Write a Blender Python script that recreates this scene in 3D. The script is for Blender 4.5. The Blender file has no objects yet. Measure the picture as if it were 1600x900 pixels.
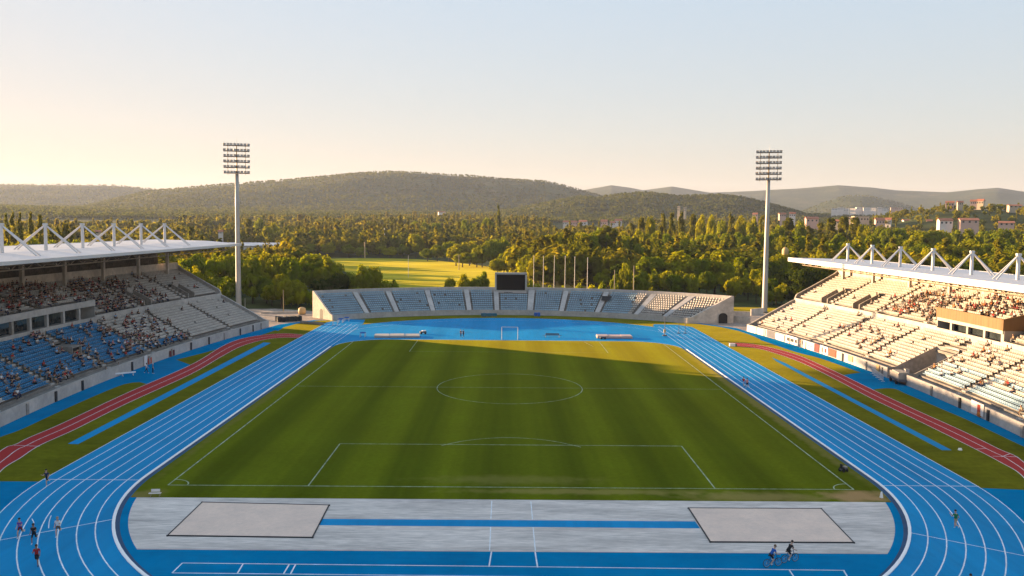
import bpy, bmesh, math, random
import numpy as np
from mathutils import Vector, Matrix, Euler
random.seed(7); RNG = np.random.default_rng(7)
S = bpy.context.scene
COL = S.collection
PI = math.pi
rad = math.radians

# ------------------------------------------------------------------ camera (surveyed from the pitch markings)
F_PX = 1354.15; CAMP = np.array([-0.833, -84.71, 26.26]); YAW, PITCH, ROLL = 0.00772, 0.07435, -0.00904
def _axes():
    cy, sy, cp, sp, cr, sr = math.cos(YAW), math.sin(YAW), math.cos(PITCH), math.sin(PITCH), math.cos(ROLL), math.sin(ROLL)
    f = np.array([sy*cp, cy*cp, -sp]); r = np.array([cy, -sy, 0.0]); d = np.cross(f, r)
    return cr*r + sr*d, -sr*r + cr*d, f
AXR, AXD, AXF = _axes()
def ray(px, py): return AXF*F_PX + AXR*(px-800) + AXD*(py-450)
def G(px, py, z=0.0):
    v = ray(px, py); t = (z-CAMP[2])/v[2]; p = CAMP + v*t
    return (p[0], p[1])
def atY(px, py, Y):
    v = ray(px, py); t = (Y-CAMP[1])/v[1]; return CAMP + v*t
def atR(px, py, R):
    v = ray(px, py); t = R/math.hypot(v[0], v[1]); return CAMP + v*t
cam = bpy.data.cameras.new('camera'); cam.sensor_width = 36; cam.lens = F_PX/1600*36; cam.clip_start = 0.5; cam.clip_end = 30000
camo = bpy.data.objects.new('camera', cam); COL.objects.link(camo)
M = Matrix.Identity(4)
for i in range(3):
    M[i][0] = AXR[i]; M[i][1] = -AXD[i]; M[i][2] = -AXF[i]; M[i][3] = CAMP[i]
camo.matrix_world = M; S.camera = camo

# ------------------------------------------------------------------ materials
def new_mat(name):
    m = bpy.data.materials.new(name); m.use_nodes = True
    nt = m.node_tree; nt.nodes.clear()
    return m, nt
def N(nt, t, **kw):
    n = nt.nodes.new(t)
    for k, v in kw.items(): setattr(n, k, v)
    return n
def rgba(c): return (c[0], c[1], c[2], 1.0)
def sward(p, w=0.13):
    """the fuzz of upright blades over the turf"""
    p.inputs['Sheen Weight'].default_value = w; p.inputs['Sheen Roughness'].default_value = 0.5; p.inputs['Sheen Tint'].default_value = (1.0, 0.78, 0.08, 1)
    p.inputs['Specular IOR Level'].default_value = 0.0
def mat(name, c, rough=0.7, var=0.15, scale=1.0, metal=0.0, c2=None, fine=None, spec=0.3, coords='pos', stretch=(1,1,1), bump=0.0, grass=None, sheen=None):
    """principled with two-octave colour variation in world (pos) or object coordinates"""
    m, nt = new_mat(name); L = nt.links.new
    out = N(nt, 'ShaderNodeOutputMaterial'); p = N(nt, 'ShaderNodeBsdfPrincipled')
    L(p.outputs[0], out.inputs[0])
    p.inputs['Roughness'].default_value = rough; p.inputs['Metallic'].default_value = metal
    p.inputs['Specular IOR Level'].default_value = spec
    if coords == 'pos':
        g = N(nt, 'ShaderNodeNewGeometry'); src = g.outputs['Position']
    else:
        g = N(nt, 'ShaderNodeTexCoord'); src = g.outputs['Object']
    mp = N(nt, 'ShaderNodeMapping'); mp.inputs['Scale'].default_value = stretch; L(src, mp.inputs['Vector'])
    n1 = N(nt, 'ShaderNodeTexNoise'); n1.inputs['Scale'].default_value = scale; n1.inputs['Detail'].default_value = 6; n1.inputs['Roughness'].default_value = 0.65
    L(mp.outputs[0], n1.inputs['Vector'])
    rp = N(nt, 'ShaderNodeValToRGB'); e = rp.color_ramp.elements
    lo = c if c2 is None else c2
    e[0].position = 0.3; e[0].color = rgba([x*(1-var) for x in lo]); e[1].position = 0.72; e[1].color = rgba([min(1, x*(1+var)) for x in c])
    L(n1.outputs['Fac'], rp.inputs['Fac'])
    col = rp.outputs['Color']
    if fine:
        n2 = N(nt, 'ShaderNodeTexNoise'); n2.inputs['Scale'].default_value = fine[0]; n2.inputs['Detail'].default_value = 3
        L(mp.outputs[0], n2.inputs['Vector'])
        mr = N(nt, 'ShaderNodeMapRange'); mr.inputs['From Min'].default_value = 0.25; mr.inputs['From Max'].default_value = 0.75
        mr.inputs['To Min'].default_value = 1-fine[1]; mr.inputs['To Max'].default_value = 1+fine[1]; L(n2.outputs['Fac'], mr.inputs['Value'])
        mx = N(nt, 'ShaderNodeVectorMath', operation='MULTIPLY'); L(col, mx.inputs[0]); L(mr.outputs[0], mx.inputs[1]); col = mx.outputs[0]
    L(col, p.inputs['Base Color'])
    if grass: sward(p)
    if bump:
        b = N(nt, 'ShaderNodeBump'); b.inputs['Strength'].default_value = bump; b.inputs['Distance'].default_value = 0.05
        L(n1.outputs['Fac'], b.inputs['Height']); L(b.outputs[0], p.inputs['Normal'])
    return m
M_ = {}
M_['track'] = mat('track_blue', (0.001, 0.240, 0.500), 0.75, 0.12, 0.15, fine=(1.7, 0.06), spec=0.06, c2=(0.001, 0.206, 0.450), stretch=(1.0, 0.06, 1))
def wear(m, c=(0.018, 0.24, 0.45), amt=0.35, sc=(0.9, 0.035, 1), lo=0.56, hi=0.75):
    nt = m.node_tree; p = [n for n in nt.nodes if n.type == 'BSDF_PRINCIPLED'][0]; l = p.inputs['Base Color'].links[0]; src = l.from_socket
    g = N(nt, 'ShaderNodeNewGeometry'); mp = N(nt, 'ShaderNodeMapping'); mp.inputs['Scale'].default_value = sc; nt.links.new(g.outputs['Position'], mp.inputs[0])
    n = N(nt, 'ShaderNodeTexNoise'); n.inputs['Scale'].default_value = 1.0; n.inputs['Detail'].default_value = 8; n.inputs['Roughness'].default_value = 0.7; nt.links.new(mp.outputs[0], n.inputs['Vector'])
    r = N(nt, 'ShaderNodeMapRange'); r.inputs['From Min'].default_value = lo; r.inputs['From Max'].default_value = hi; r.inputs['To Max'].default_value = amt; nt.links.new(n.outputs['Fac'], r.inputs[0])
    x = N(nt, 'ShaderNodeMix', data_type='RGBA'); nt.links.new(r.outputs[0], x.inputs[0]); nt.links.new(src, x.inputs[6]); x.inputs[7].default_value = rgba(c); nt.links.new(x.outputs[2], p.inputs['Base Color'])
wear(M_['track']); wear(M_['track'], (0.004, 0.10, 0.22), 0.35, (0.12, 0.10, 1), 0.55, 0.7)
M_['apron'] = mat('apron_blue', (0.001, 0.180, 0.38), 0.8, 0.10, 0.12, fine=(0.9, 0.06), spec=0.0, c2=(0.001, 0.162, 0.36))
wear(M_['apron'], (0.018, 0.20, 0.36), 0.3, (0.25, 0.25, 1)); wear(M_['apron'], (0.003, 0.10, 0.22), 0.4, (0.09, 0.3, 1), 0.54, 0.68)
M_['red'] = mat('red_rubber', (0.150, 0.012, 0.015), 0.8, 0.18, 0.25, fine=(2.2, 0.1), spec=0.0)
M_['line'] = mat('line_paint', (0.74, 0.77, 0.79), 0.6, 0.12, 0.9, c2=(0.58, 0.64, 0.69), fine=(3.0, 0.15))
M_['pline'] = mat('pitch_chalk', (0.36, 0.41, 0.30), 0.9, 0.2, 1.1, c2=(0.14, 0.19, 0.09), fine=(0.25, 0.2))
M_['kerb'] = mat('kerb_white', (0.80, 0.80, 0.80), 0.4, 0.06, 0.6)
M_['gutter'] = mat('gutter_dark', (0.02, 0.06, 0.13), 0.8, 0.2, 0.6)
M_['verge'] = mat('verge_grass', (0.088, 0.102, 0.006), 0.95, 0.22, 0.16, c2=(0.042, 0.066, 0.005), fine=(1.3, 0.25), spec=0.1, grass=(9.0, 0.55, 0.42))
M_['meadow'] = mat('meadow_grass', (0.36, 0.31, 0.03), 0.95, 0.15, 0.02, c2=(0.26, 0.25, 0.025), fine=(0.12, 0.25), spec=0.1, stretch=(0.4, 1, 1), grass=(3.0, 0.55, 0.42))
M_['slab'] = mat('slab_concrete', (0.68, 0.615, 0.56), 0.85, 0.06, 0.30, c2=(0.42, 0.385, 0.355), fine=(2.4, 0.16), stretch=(0.28, 1.5, 1))
wear(M_['slab'], (0.22, 0.215, 0.21), 0.6, (0.10, 0.55, 1), 0.56, 0.72); wear(M_['slab'], (0.22, 0.21, 0.20), 0.5, (0.5, 1.4, 1), 0.58, 0.74)
M_['pit'] = mat('pit_sand', (0.74, 0.57, 0.46), 0.95, 0.05, 0.35, c2=(0.66, 0.52, 0.435), fine=(3.0, 0.05))
M_['edge'] = mat('pit_edge', (0.035, 0.037, 0.042), 0.8, 0.2, 1.0)
M_['gravel'] = mat('yard_gravel', (0.36, 0.29, 0.23), 0.95, 0.2, 0.25, c2=(0.25, 0.20, 0.17), fine=(1.4, 0.3))
M_['conc'] = mat('stand_concrete', (0.235, 0.215, 0.195), 0.9, 0.16, 0.35, c2=(0.17, 0.155, 0.14), fine=(2.0, 0.12))
M_['concd'] = mat('stand_concrete_weathered', (0.30, 0.27, 0.24), 0.9, 0.2, 0.5, fine=(2.0, 0.15))
M_['plaster'] = mat('wall_plaster', (0.44, 0.41, 0.38), 0.85, 0.12, 0.3, c2=(0.36, 0.34, 0.32), fine=(1.8, 0.10))
M_['stone'] = mat('end_wall_render', (0.58, 0.50, 0.42), 0.9, 0.14, 0.4, c2=(0.46, 0.40, 0.34), fine=(1.5, 0.14))
M_['seatw'] = mat('seat_white', (0.41, 0.375, 0.335), 0.6, 0.18, 0.5, fine=(6.0, 0.10))
M_['seatb'] = mat('seat_blue', (0.022, 0.150, 0.300), 0.6, 0.25, 0.4, fine=(6.0, 0.2))
M_['seatp'] = mat('seat_pale_blue', (0.255, 0.36, 0.425), 0.6, 0.15, 0.4, fine=(6.0, 0.2))
M_['roofw'] = mat('roof_sheet', (0.50, 0.51, 0.535), 0.6, 0.10, 0.10, fine=(1.0, 0.06), stretch=(0.3, 2.0, 1))
M_['fascia'] = mat('fascia_white', (0.56, 0.545, 0.53), 0.5, 0.06, 0.2)
M_['steelw'] = mat('steel_white', (0.56, 0.55, 0.55), 0.45, 0.08, 0.4)
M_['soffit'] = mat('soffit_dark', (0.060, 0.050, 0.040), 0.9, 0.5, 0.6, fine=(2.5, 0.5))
M_['truss'] = mat('truss_steel', (0.30, 0.235, 0.17), 0.6, 0.25, 0.6)
M_['pole'] = mat('galvanised_steel', (0.40, 0.375, 0.34), 0.5, 0.10, 0.2, metal=0.2)
M_['lamp'] = mat('lamp_housing', (0.40, 0.30, 0.21), 0.5, 0.15, 0.8)
M_['glass'] = mat('lamp_glass', (0.55, 0.55, 0.56), 0.15, 0.05, 1.0, spec=0.6)
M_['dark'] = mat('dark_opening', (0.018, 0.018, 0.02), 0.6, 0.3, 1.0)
M_['win'] = mat('window_glass', (0.035, 0.045, 0.05), 0.12, 0.4, 0.4, spec=0.6)
M_['screen'] = mat('screen_black', (0.008, 0.0085, 0.0095), 0.8, 0.08, 0.3, spec=0.05)
M_['wood'] = mat('timber_cladding', (0.21, 0.12, 0.055), 0.7, 0.2, 0.5, fine=(1.2, 0.2), stretch=(1, 3.0, 0.15))
M_['bark'] = mat('bark', (0.075, 0.055, 0.038), 0.95, 0.3, 2.0, coords='obj')
M_['skin'] = mat('skin', (0.50, 0.31, 0.22), 0.6, 0.05, 8, coords='obj')
M_['skind'] = mat('skin_tanned', (0.24, 0.13, 0.085), 0.6, 0.05, 8, coords='obj')
M_['hair'] = mat('hair_dark', (0.020, 0.014, 0.011), 0.7, 0.1, 8, coords='obj')
def cloth(n, c): M_[n] = mat('cloth_'+n, c, 0.85, 0.10, 6.0, coords='obj', spec=0.15)
for n, c in dict(black=(0.018,0.018,0.021), navy=(0.022,0.034,0.085), red=(0.36,0.025,0.025), maroon=(0.15,0.022,0.028), white=(0.66,0.66,0.66), grey=(0.22,0.22,0.225),
                 brown=(0.13,0.082,0.05), orange=(0.50,0.15,0.03), olive=(0.09,0.092,0.05), lightblue=(0.19,0.36,0.58), pink=(0.52,0.20,0.22), green=(0.015,0.15,0.065),
                 purple=(0.16,0.08,0.30), yellow=(0.55,0.40,0.06), royal=(0.02,0.10,0.36), tan=(0.34,0.25,0.16)).items(): cloth(n, c)
M_['rubber'] = mat('rubber_black', (0.015, 0.015, 0.016), 0.8, 0.1, 4, coords='obj')
M_['metal'] = mat('bare_metal', (0.45, 0.45, 0.46), 0.35, 0.08, 4, metal=0.7, coords='obj')
M_['bikeblue'] = mat('bike_paint', (0.02, 0.07, 0.16), 0.35, 0.05, 4, coords='obj')
M_['matblue'] = mat('mat_vinyl_blue', (0.015, 0.12, 0.45), 0.5, 0.15, 1.5)
M_['matteal'] = mat('mat_vinyl_teal', (0.02, 0.13, 0.20), 0.5, 0.15, 1.5)
M_['matpink'] = mat('mat_vinyl_pale', (0.46, 0.34, 0.31), 0.8, 0.12, 0.8)
M_['matwhite'] = mat('mat_vinyl_cream', (0.40, 0.36, 0.325), 0.8, 0.15, 0.6)
M_['tarp'] = mat('tarpaulin_black', (0.020, 0.022, 0.026), 0.6, 0.4, 1.5)
M_['boardw'] = mat('board_white', (0.66, 0.62, 0.60), 0.6, 0.08, 0.6)
M_['boardd'] = mat('board_dark', (0.09, 0.09, 0.11), 0.6, 0.2, 0.8)
M_['boardr'] = mat('board_red', (0.42, 0.055, 0.025), 0.6, 0.15, 0.8)
M_['boardm'] = mat('board_maroon', (0.13, 0.025, 0.025), 0.6, 0.15, 0.8)
M_['boardt'] = mat('board_tan', (0.50, 0.34, 0.16), 0.6, 0.15, 0.8)
M_['tile'] = mat('roof_tile', (0.40, 0.15, 0.085), 0.85, 0.2, 0.3)
M_['housew'] = mat('house_white', (0.66, 0.60, 0.55), 0.85, 0.08, 0.1)
M_['housep'] = mat('house_pink', (0.58, 0.38, 0.31), 0.85, 0.1, 0.1)
M_['houset'] = mat('house_tan', (0.50, 0.40, 0.29), 0.85, 0.1, 0.1)
M_['carw'] = mat('car_paint_white', (0.70, 0.70, 0.71), 0.3, 0.04, 1, coords='obj')
M_['card'] = mat('car_paint_dark', (0.05, 0.055, 0.07), 0.3, 0.04, 1, coords='obj')
M_['carr'] = mat('car_paint_red', (0.36, 0.04, 0.035), 0.3, 0.04, 1, coords='obj')

def pitch_material():
    m, nt = new_mat('pitch_grass'); L = nt.links.new
    out = N(nt, 'ShaderNodeOutputMaterial'); p = N(nt, 'ShaderNodeBsdfPrincipled'); L(p.outputs[0], out.inputs[0])
    p.inputs['Roughness'].default_value = 0.95; p.inputs['Specular IOR Level'].default_value = 0.1
    g = N(nt, 'ShaderNodeNewGeometry'); sep = N(nt, 'ShaderNodeSeparateXYZ'); L(g.outputs['Position'], sep.inputs[0])
    # mowing bands along the pitch: slow wave + slight wobble
    mp = N(nt, 'ShaderNodeMapping'); mp.inputs['Scale'].default_value = (1, 0.02, 1); L(g.outputs['Position'], mp.inputs[0])
    w = N(nt, 'ShaderNodeTexNoise'); w.inputs['Scale'].default_value = 0.17; w.inputs['Detail'].default_value = 3; w.inputs['Roughness'].default_value = 0.7; L(mp.outputs[0], w.inputs['Vector'])
    sn = N(nt, 'ShaderNodeMath', operation='MULTIPLY'); L(sep.outputs['X'], sn.inputs[0]); sn.inputs[1].default_value = 2*PI/9.2
    s2 = N(nt, 'ShaderNodeMath', operation='SINE'); L(sn.outputs[0], s2.inputs[0])
    s3 = N(nt, 'ShaderNodeMath', operation='MULTIPLY_ADD'); L(s2.outputs[0], s3.inputs[0]); s3.inputs[1].default_value = 0.15; L(w.outputs['Fac'], s3.inputs[2])
    r1 = N(nt, 'ShaderNodeValToRGB'); e = r1.color_ramp.elements
    e[0].position = 0.30; e[0].color = (0.024, 0.056, 0.003, 1); e[1].position = 0.72; e[1].color = (0.078, 0.116, 0.005, 1); L(s3.outputs[0], r1.inputs[0])
    # patchiness
    n2 = N(nt, 'ShaderNodeTexNoise'); n2.inputs['Scale'].default_value = 0.09; n2.inputs['Detail'].default_value = 7; n2.inputs['Roughness'].default_value = 0.7; L(g.outputs['Position'], n2.inputs['Vector'])
    m2 = N(nt, 'ShaderNodeMapRange'); m2.inputs['From Min'].default_value = 0.3; m2.inputs['From Max'].default_value = 0.7; m2.inputs['To Min'].default_value = 0.86; m2.inputs['To Max'].default_value = 1.14; L(n2.outputs['Fac'], m2.inputs[0])
    n3 = N(nt, 'ShaderNodeTexNoise'); n3.inputs['Scale'].default_value = 1.6; n3.inputs['Detail'].default_value = 5; n3.inputs['Roughness'].default_value = 0.8; L(g.outputs['Position'], n3.inputs['Vector'])
    m3 = N(nt, 'ShaderNodeMapRange'); m3.inputs['From Min'].default_value = 0.3; m3.inputs['From Max'].default_value = 0.7; m3.inputs['To Min'].default_value = 0.78; m3.inputs['To Max'].default_value = 1.22; L(n3.outputs['Fac'], m3.inputs[0])
    mm = N(nt, 'ShaderNodeMath', operation='MULTIPLY'); L(m2.outputs[0], mm.inputs[0]); L(m3.outputs[0], mm.inputs[1])
    v = N(nt, 'ShaderNodeVectorMath', operation='MULTIPLY'); L(r1.outputs[0], v.inputs[0]); L(mm.outputs[0], v.inputs[1])
    # worn earth: patches given by centre and half size
    col = v.outputs[0]
    nz = N(nt, 'ShaderNodeTexNoise'); nz.inputs['Scale'].default_value = 0.6; nz.inputs['Detail'].default_value = 6; L(g.outputs['Position'], nz.inputs['Vector'])
    for (cx, cy, hx, hy, st, c) in ((33.6, -2.3, 3.2, 1.9, 0.95, (0.33, 0.20, 0.10)), (8.0, -1.3, 13.0, 0.9, 0.5, (0.26, 0.21, 0.075)), (24.0, -2.6, 7.0, 1.5, 0.62, (0.25, 0.19, 0.075)),
                                    (-35.2, -3.0, 1.8, 1.6, 0.5, (0.20, 0.15, 0.07)), (0, 2.6, 9, 1.6, 0.35, (0.20, 0.18, 0.06)), (36.4, 45, 0.9, 46, 0.55, (0.19, 0.15, 0.06)), (-36.4, 40, 0.7, 40, 0.35, (0.17, 0.14, 0.05))):
        sub = N(nt, 'ShaderNodeVectorMath', operation='SUBTRACT'); L(g.outputs['Position'], sub.inputs[0]); sub.inputs[1].default_value = (cx, cy, 0)
        sc = N(nt, 'ShaderNodeVectorMath', operation='MULTIPLY'); L(sub.outputs[0], sc.inputs[0]); sc.inputs[1].default_value = (1/hx, 1/hy, 0)
        ln = N(nt, 'ShaderNodeVectorMath', operation='LENGTH'); L(sc.outputs[0], ln.inputs[0])
        ad = N(nt, 'ShaderNodeMath', operation='MULTIPLY_ADD'); L(nz.outputs['Fac'], ad.inputs[0]); ad.inputs[1].default_value = -1.6; L(ln.outputs['Value'], ad.inputs[2])
        mr = N(nt, 'ShaderNodeMapRange'); mr.inputs['From Min'].default_value = -0.35; mr.inputs['From Max'].default_value = 0.45; mr.inputs['To Min'].default_value = st; mr.inputs['To Max'].default_value = 0; L(ad.outputs[0], mr.inputs[0])
        mx = N(nt, 'ShaderNodeMix', data_type='RGBA'); L(mr.outputs[0], mx.inputs[0]); L(col, mx.inputs[6]); mx.inputs[7].default_value = rgba(c); col = mx.outputs[2]
    L(col, p.inputs['Base Color']); sward(p)
    return m
M_['pitch'] = pitch_material()

def leaf_material(name, cols, source):
    m, nt = new_mat(name); L = nt.links.new
    out = N(nt, 'ShaderNodeOutputMaterial'); d = N(nt, 'ShaderNodeBsdfDiffuse'); t = N(nt, 'ShaderNodeBsdfTranslucent'); mx = N(nt, 'ShaderNodeMixShader')
    if source == 'object':
        o = N(nt, 'ShaderNodeObjectInfo'); val = o.outputs['Random']
    else:
        o = N(nt, 'ShaderNodeAttribute'); o.attribute_name = 'tint'; val = o.outputs['Fac']
    rp = N(nt, 'ShaderNodeValToRGB'); rp.color_ramp.elements[0].color = rgba(cols[0]); rp.color_ramp.elements[1].color = rgba(cols[-1])
    for i, c in enumerate(cols[1:-1]):
        el = rp.color_ramp.elements.new((i+1)/(len(cols)-1)); el.color = rgba(c)
    L(val, rp.inputs[0])
    g = N(nt, 'ShaderNodeNewGeometry'); n = N(nt, 'ShaderNodeTexNoise'); n.inputs['Scale'].default_value = 0.45; n.inputs['Detail'].default_value = 4; L(g.outputs['Position'], n.inputs['Vector'])
    mr = N(nt, 'ShaderNodeMapRange'); mr.inputs['From Min'].default_value = 0.3; mr.inputs['From Max'].default_value = 0.7; mr.inputs['To Min'].default_value = 0.78; mr.inputs['To Max'].default_value = 1.22; L(n.outputs['Fac'], mr.inputs[0])
    v = N(nt, 'ShaderNodeVectorMath', operation='MULTIPLY'); L(rp.outputs[0], v.inputs[0]); L(mr.outputs[0], v.inputs[1])
    L(v.outputs[0], d.inputs[0])
    v2 = N(nt, 'ShaderNodeVectorMath', operation='MULTIPLY'); L(v.outputs[0], v2.inputs[0]); v2.inputs[1].default_value = (2.4, 2.15, 0.45); L(v2.outputs[0], t.inputs[0])
    mx.inputs[0].default_value = 0.45; L(d.outputs[0], mx.inputs[1]); L(t.outputs[0], mx.inputs[2]); L(mx.outputs[0], out.inputs[0])
    return m
M_['leaf'] = leaf_material('foliage_broadleaf', [(0.105,0.142,0.008), (0.170,0.195,0.008), (0.235,0.228,0.008), (0.130,0.162,0.010)], 'object')
M_['leafp'] = leaf_material('foliage_poplar', [(0.090,0.108,0.010), (0.155,0.150,0.010), (0.115,0.122,0.010)], 'object')
M_['leafd'] = leaf_material('foliage_dark', [(0.030,0.048,0.008), (0.052,0.068,0.010)], 'object')
M_['leaff'] = leaf_material('foliage_far', [(0.066,0.082,0.010), (0.120,0.120,0.011), (0.165,0.145,0.013), (0.082,0.098,0.011)], 'attr')
M_['leafh'] = leaf_material('foliage_hill', [(0.040,0.055,0.016), (0.054,0.068,0.018), (0.066,0.072,0.020), (0.046,0.060,0.017)], 'attr')

def terrain_material():
    m, nt = new_mat('terrain_ground'); L = nt.links.new
    out = N(nt, 'ShaderNodeOutputMaterial'); p = N(nt, 'ShaderNodeBsdfPrincipled'); L(p.outputs[0], out.inputs[0]); p.inputs['Roughness'].default_value = 0.95; p.inputs['Specular IOR Level'].default_value = 0.05
    g = N(nt, 'ShaderNodeNewGeometry')
    n = N(nt, 'ShaderNodeTexNoise'); n.inputs['Scale'].default_value = 0.006; n.inputs['Detail'].default_value = 9; n.inputs['Roughness'].default_value = 0.62; L(g.outputs['Position'], n.inputs['Vector'])
    rp = N(nt, 'ShaderNodeValToRGB'); e = rp.color_ramp.elements
    e[0].position = 0.36; e[0].color = (0.036, 0.050, 0.016, 1); e[1].position = 0.78; e[1].color = (0.125, 0.105, 0.048, 1)
    el = rp.color_ramp.elements.new(0.56); el.color = (0.058, 0.066, 0.021, 1)
    L(n.outputs['Fac'], rp.inputs[0])
    n2 = N(nt, 'ShaderNodeTexNoise'); n2.inputs['Scale'].default_value = 0.07; n2.inputs['Detail'].default_value = 6; L(g.outputs['Position'], n2.inputs['Vector'])
    mr = N(nt, 'ShaderNodeMapRange'); mr.inputs['From Min'].default_value = 0.3; mr.inputs['From Max'].default_value = 0.7; mr.inputs['To Min'].default_value = 0.6; mr.inputs['To Max'].default_value = 1.4; L(n2.outputs['Fac'], mr.inputs[0])
    v = N(nt, 'ShaderNodeVectorMath', operation='MULTIPLY'); L(rp.outputs[0], v.inputs[0]); L(mr.outputs[0], v.inputs[1]); L(v.outputs[0], p.inputs['Base Color'])
    return m
M_['terrain'] = terrain_material()

# ------------------------------------------------------------------ mesh helpers
class MB:
    def __init__(s): s.v = []; s.f = []; s.m = []; s.mats = []
    def mi(s, mt):
        if mt not in s.mats: s.mats.append(mt)
        return s.mats.index(mt)
    def poly(s, pts, mt):
        b = len(s.v); s.v += [tuple(map(float, p)) for p in pts]; s.f.append(list(range(b, b+len(pts)))); s.m.append(s.mi(mt))
    def hexa(s, p, mt):
        """8 corners: bottom 0-3 ccw, top 4-7"""
        b = len(s.v); s.v += [tuple(map(float, q)) for q in p]; k = s.mi(mt)
        for f in ((3,2,1,0), (4,5,6,7), (0,1,5,4), (1,2,6,5), (2,3,7,6), (3,0,4,7)):
            s.f.append([b+i for i in f]); s.m.append(k)
    def box(s, c, sz, mt, rz=0.0):
        cx, cy, cz = c; hx, hy, hz = sz[0]/2, sz[1]/2, sz[2]/2; ca, sa = math.cos(rz), math.sin(rz)
        P = []
        for dz in (-hz, hz):
            for dx, dy in ((-hx,-hy), (hx,-hy), (hx,hy), (-hx,hy)): P.append((cx+dx*ca-dy*sa, cy+dx*sa+dy*ca, cz+dz))
        s.hexa(P, mt)
    def tube(s, p0, p1, r0, r1, mt, n=8, cap=True):
        p0 = Vector(p0); p1 = Vector(p1); d = (p1-p0)
        if d.length < 1e-6: return
        d.normalize(); a = d.orthogonal().normalized(); c = d.cross(a); b = len(s.v); k = s.mi(mt)
        for q, r in ((p0, r0), (p1, r1)):
            for i in range(n):
                t = 2*PI*i/n; w = q + (a*math.cos(t)+c*math.sin(t))*r; s.v.append(tuple(w))
        for i in range(n):
            j = (i+1) % n; s.f.append([b+i, b+j, b+n+j, b+n+i]); s.m.append(k)
        if cap:
            s.f.append([b+i for i in range(n)][::-1]); s.m.append(k); s.f.append([b+n+i for i in range(n)]); s.m.append(k)
    def ring(s, c, ax, R, r, mt, n=28, k=8):
        c = Vector(c); ax = Vector(ax).normalized(); a = ax.orthogonal().normalized(); d = ax.cross(a); b = len(s.v); mi = s.mi(mt)
        for i in range(n):
            t = 2*PI*i/n; e = a*math.cos(t)+d*math.sin(t)
            for j in range(k):
                u = 2*PI*j/k; s.v.append(tuple(c + e*(R+r*math.cos(u)) + ax*(r*math.sin(u))))
        for i in range(n):
            for j in range(k):
                s.f.append([b+i*k+j, b+((i+1)%n)*k+j, b+((i+1)%n)*k+(j+1)%k, b+i*k+(j+1)%k]); s.m.append(mi)
    def lathe(s, base, prof, mt, n=16):
        b = len(s.v); k = s.mi(mt); base = Vector(base)
        for r, z in prof:
            for i in range(n):
                t = 2*PI*i/n; s.v.append((base.x+r*math.cos(t), base.y+r*math.sin(t), base.z+z))
        for q in range(len(prof)-1):
            for i in range(n):
                j = (i+1) % n; s.f.append([b+q*n+i, b+q*n+j, b+(q+1)*n+j, b+(q+1)*n+i]); s.m.append(k)
    def grid(s, A, mt):
        """A: array (n,m,3)"""
        A = np.asarray(A, float); n, m = A.shape[:2]; b = len(s.v); k = s.mi(mt)
        s.v += [tuple(x) for x in A.reshape(-1, 3)]
        for i in range(n-1):
            for j in range(m-1):
                s.f.append([b+i*m+j, b+(i+1)*m+j, b+(i+1)*m+j+1, b+i*m+j+1]); s.m.append(k)
    def build(s, name, parent=None, smooth=False):
        me = bpy.data.meshes.new(name); me.from_pydata(s.v, [], s.f)
        for t in s.mats: me.materials.append(M_[t] if isinstance(t, str) else t)
        me.polygons.foreach_set('material_index', s.m)
        if smooth: me.polygons.foreach_set('use_smooth', [True]*len(s.f))
        me.update()
        o = bpy.data.objects.new(name, me); COL.objects.link(o)
        if parent: o.parent = parent
        return o
def tag(o, label, cat=None, group=None, kind=None):
    if label: o['label'] = label
    if cat: o['category'] = cat
    if group: o['group'] = group
    if kind: o['kind'] = kind
    return o
def empty(name, loc=(0,0,0), rz=0.0):
    o = bpy.data.objects.new(name, None); COL.objects.link(o); o.location = loc; o.rotation_euler = (0, 0, rz); o.empty_display_size = 0.3
    return o
def copy_tree(o, parent=None):
    c = o.copy(); COL.objects.link(c)
    if parent: c.parent = parent
    for ch in o.children: copy_tree(ch, c)
    return c
def structure(o, label=None): o['kind'] = 'structure'; o['label'] = label or o.name.replace('_', ' '); return o

def smooth_poly(pts, step=1.0):
    """Catmull-Rom through 2D points, resampled"""
    P = np.array(pts, float); Q = np.vstack([2*P[0]-P[1], P, 2*P[-1]-P[-2]]); out = []
    for i in range(1, len(Q)-2):
        n = max(2, int(np.linalg.norm(Q[i+1]-Q[i])/step))
        for t in np.linspace(0, 1, n, endpoint=False):
            a, b, c, d = Q[i-1], Q[i], Q[i+1], Q[i+2]
            out.append(0.5*((2*b)+(-a+c)*t+(2*a-5*b+4*c-d)*t*t+(-a+3*b-3*c+d)*t**3))
    out.append(P[-1]); return np.array(out)
def resample(P, n):
    P = np.asarray(P, float); d = np.r_[0, np.cumsum(np.linalg.norm(np.diff(P, axis=0), axis=1))]; t = np.linspace(0, d[-1], n)
    return np.stack([np.interp(t, d, P[:, 0]), np.interp(t, d, P[:, 1])], 1)
def normals2(P):
    T = np.gradient(np.asarray(P, float), axis=0); T /= np.linalg.norm(T, axis=1)[:, None] + 1e-12
    return np.stack([T[:, 1], -T[:, 0]], 1)
def line(mb, P, w, z, mt, closed=False):
    P = np.asarray(P, float)
    if closed: P = np.vstack([P, P[:1]])
    Nn = normals2(P)
    if closed:
        t = P[1]-P[-2]; t = t/np.linalg.norm(t); Nn[0] = Nn[-1] = (t[1], -t[0])
    A = np.zeros((len(P), 2, 3)); A[:, 0, :2] = P-Nn*w/2; A[:, 1, :2] = P+Nn*w/2; A[:, :, 2] = z
    mb.grid(A[:, ::-1] if False else A, mt)
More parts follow.
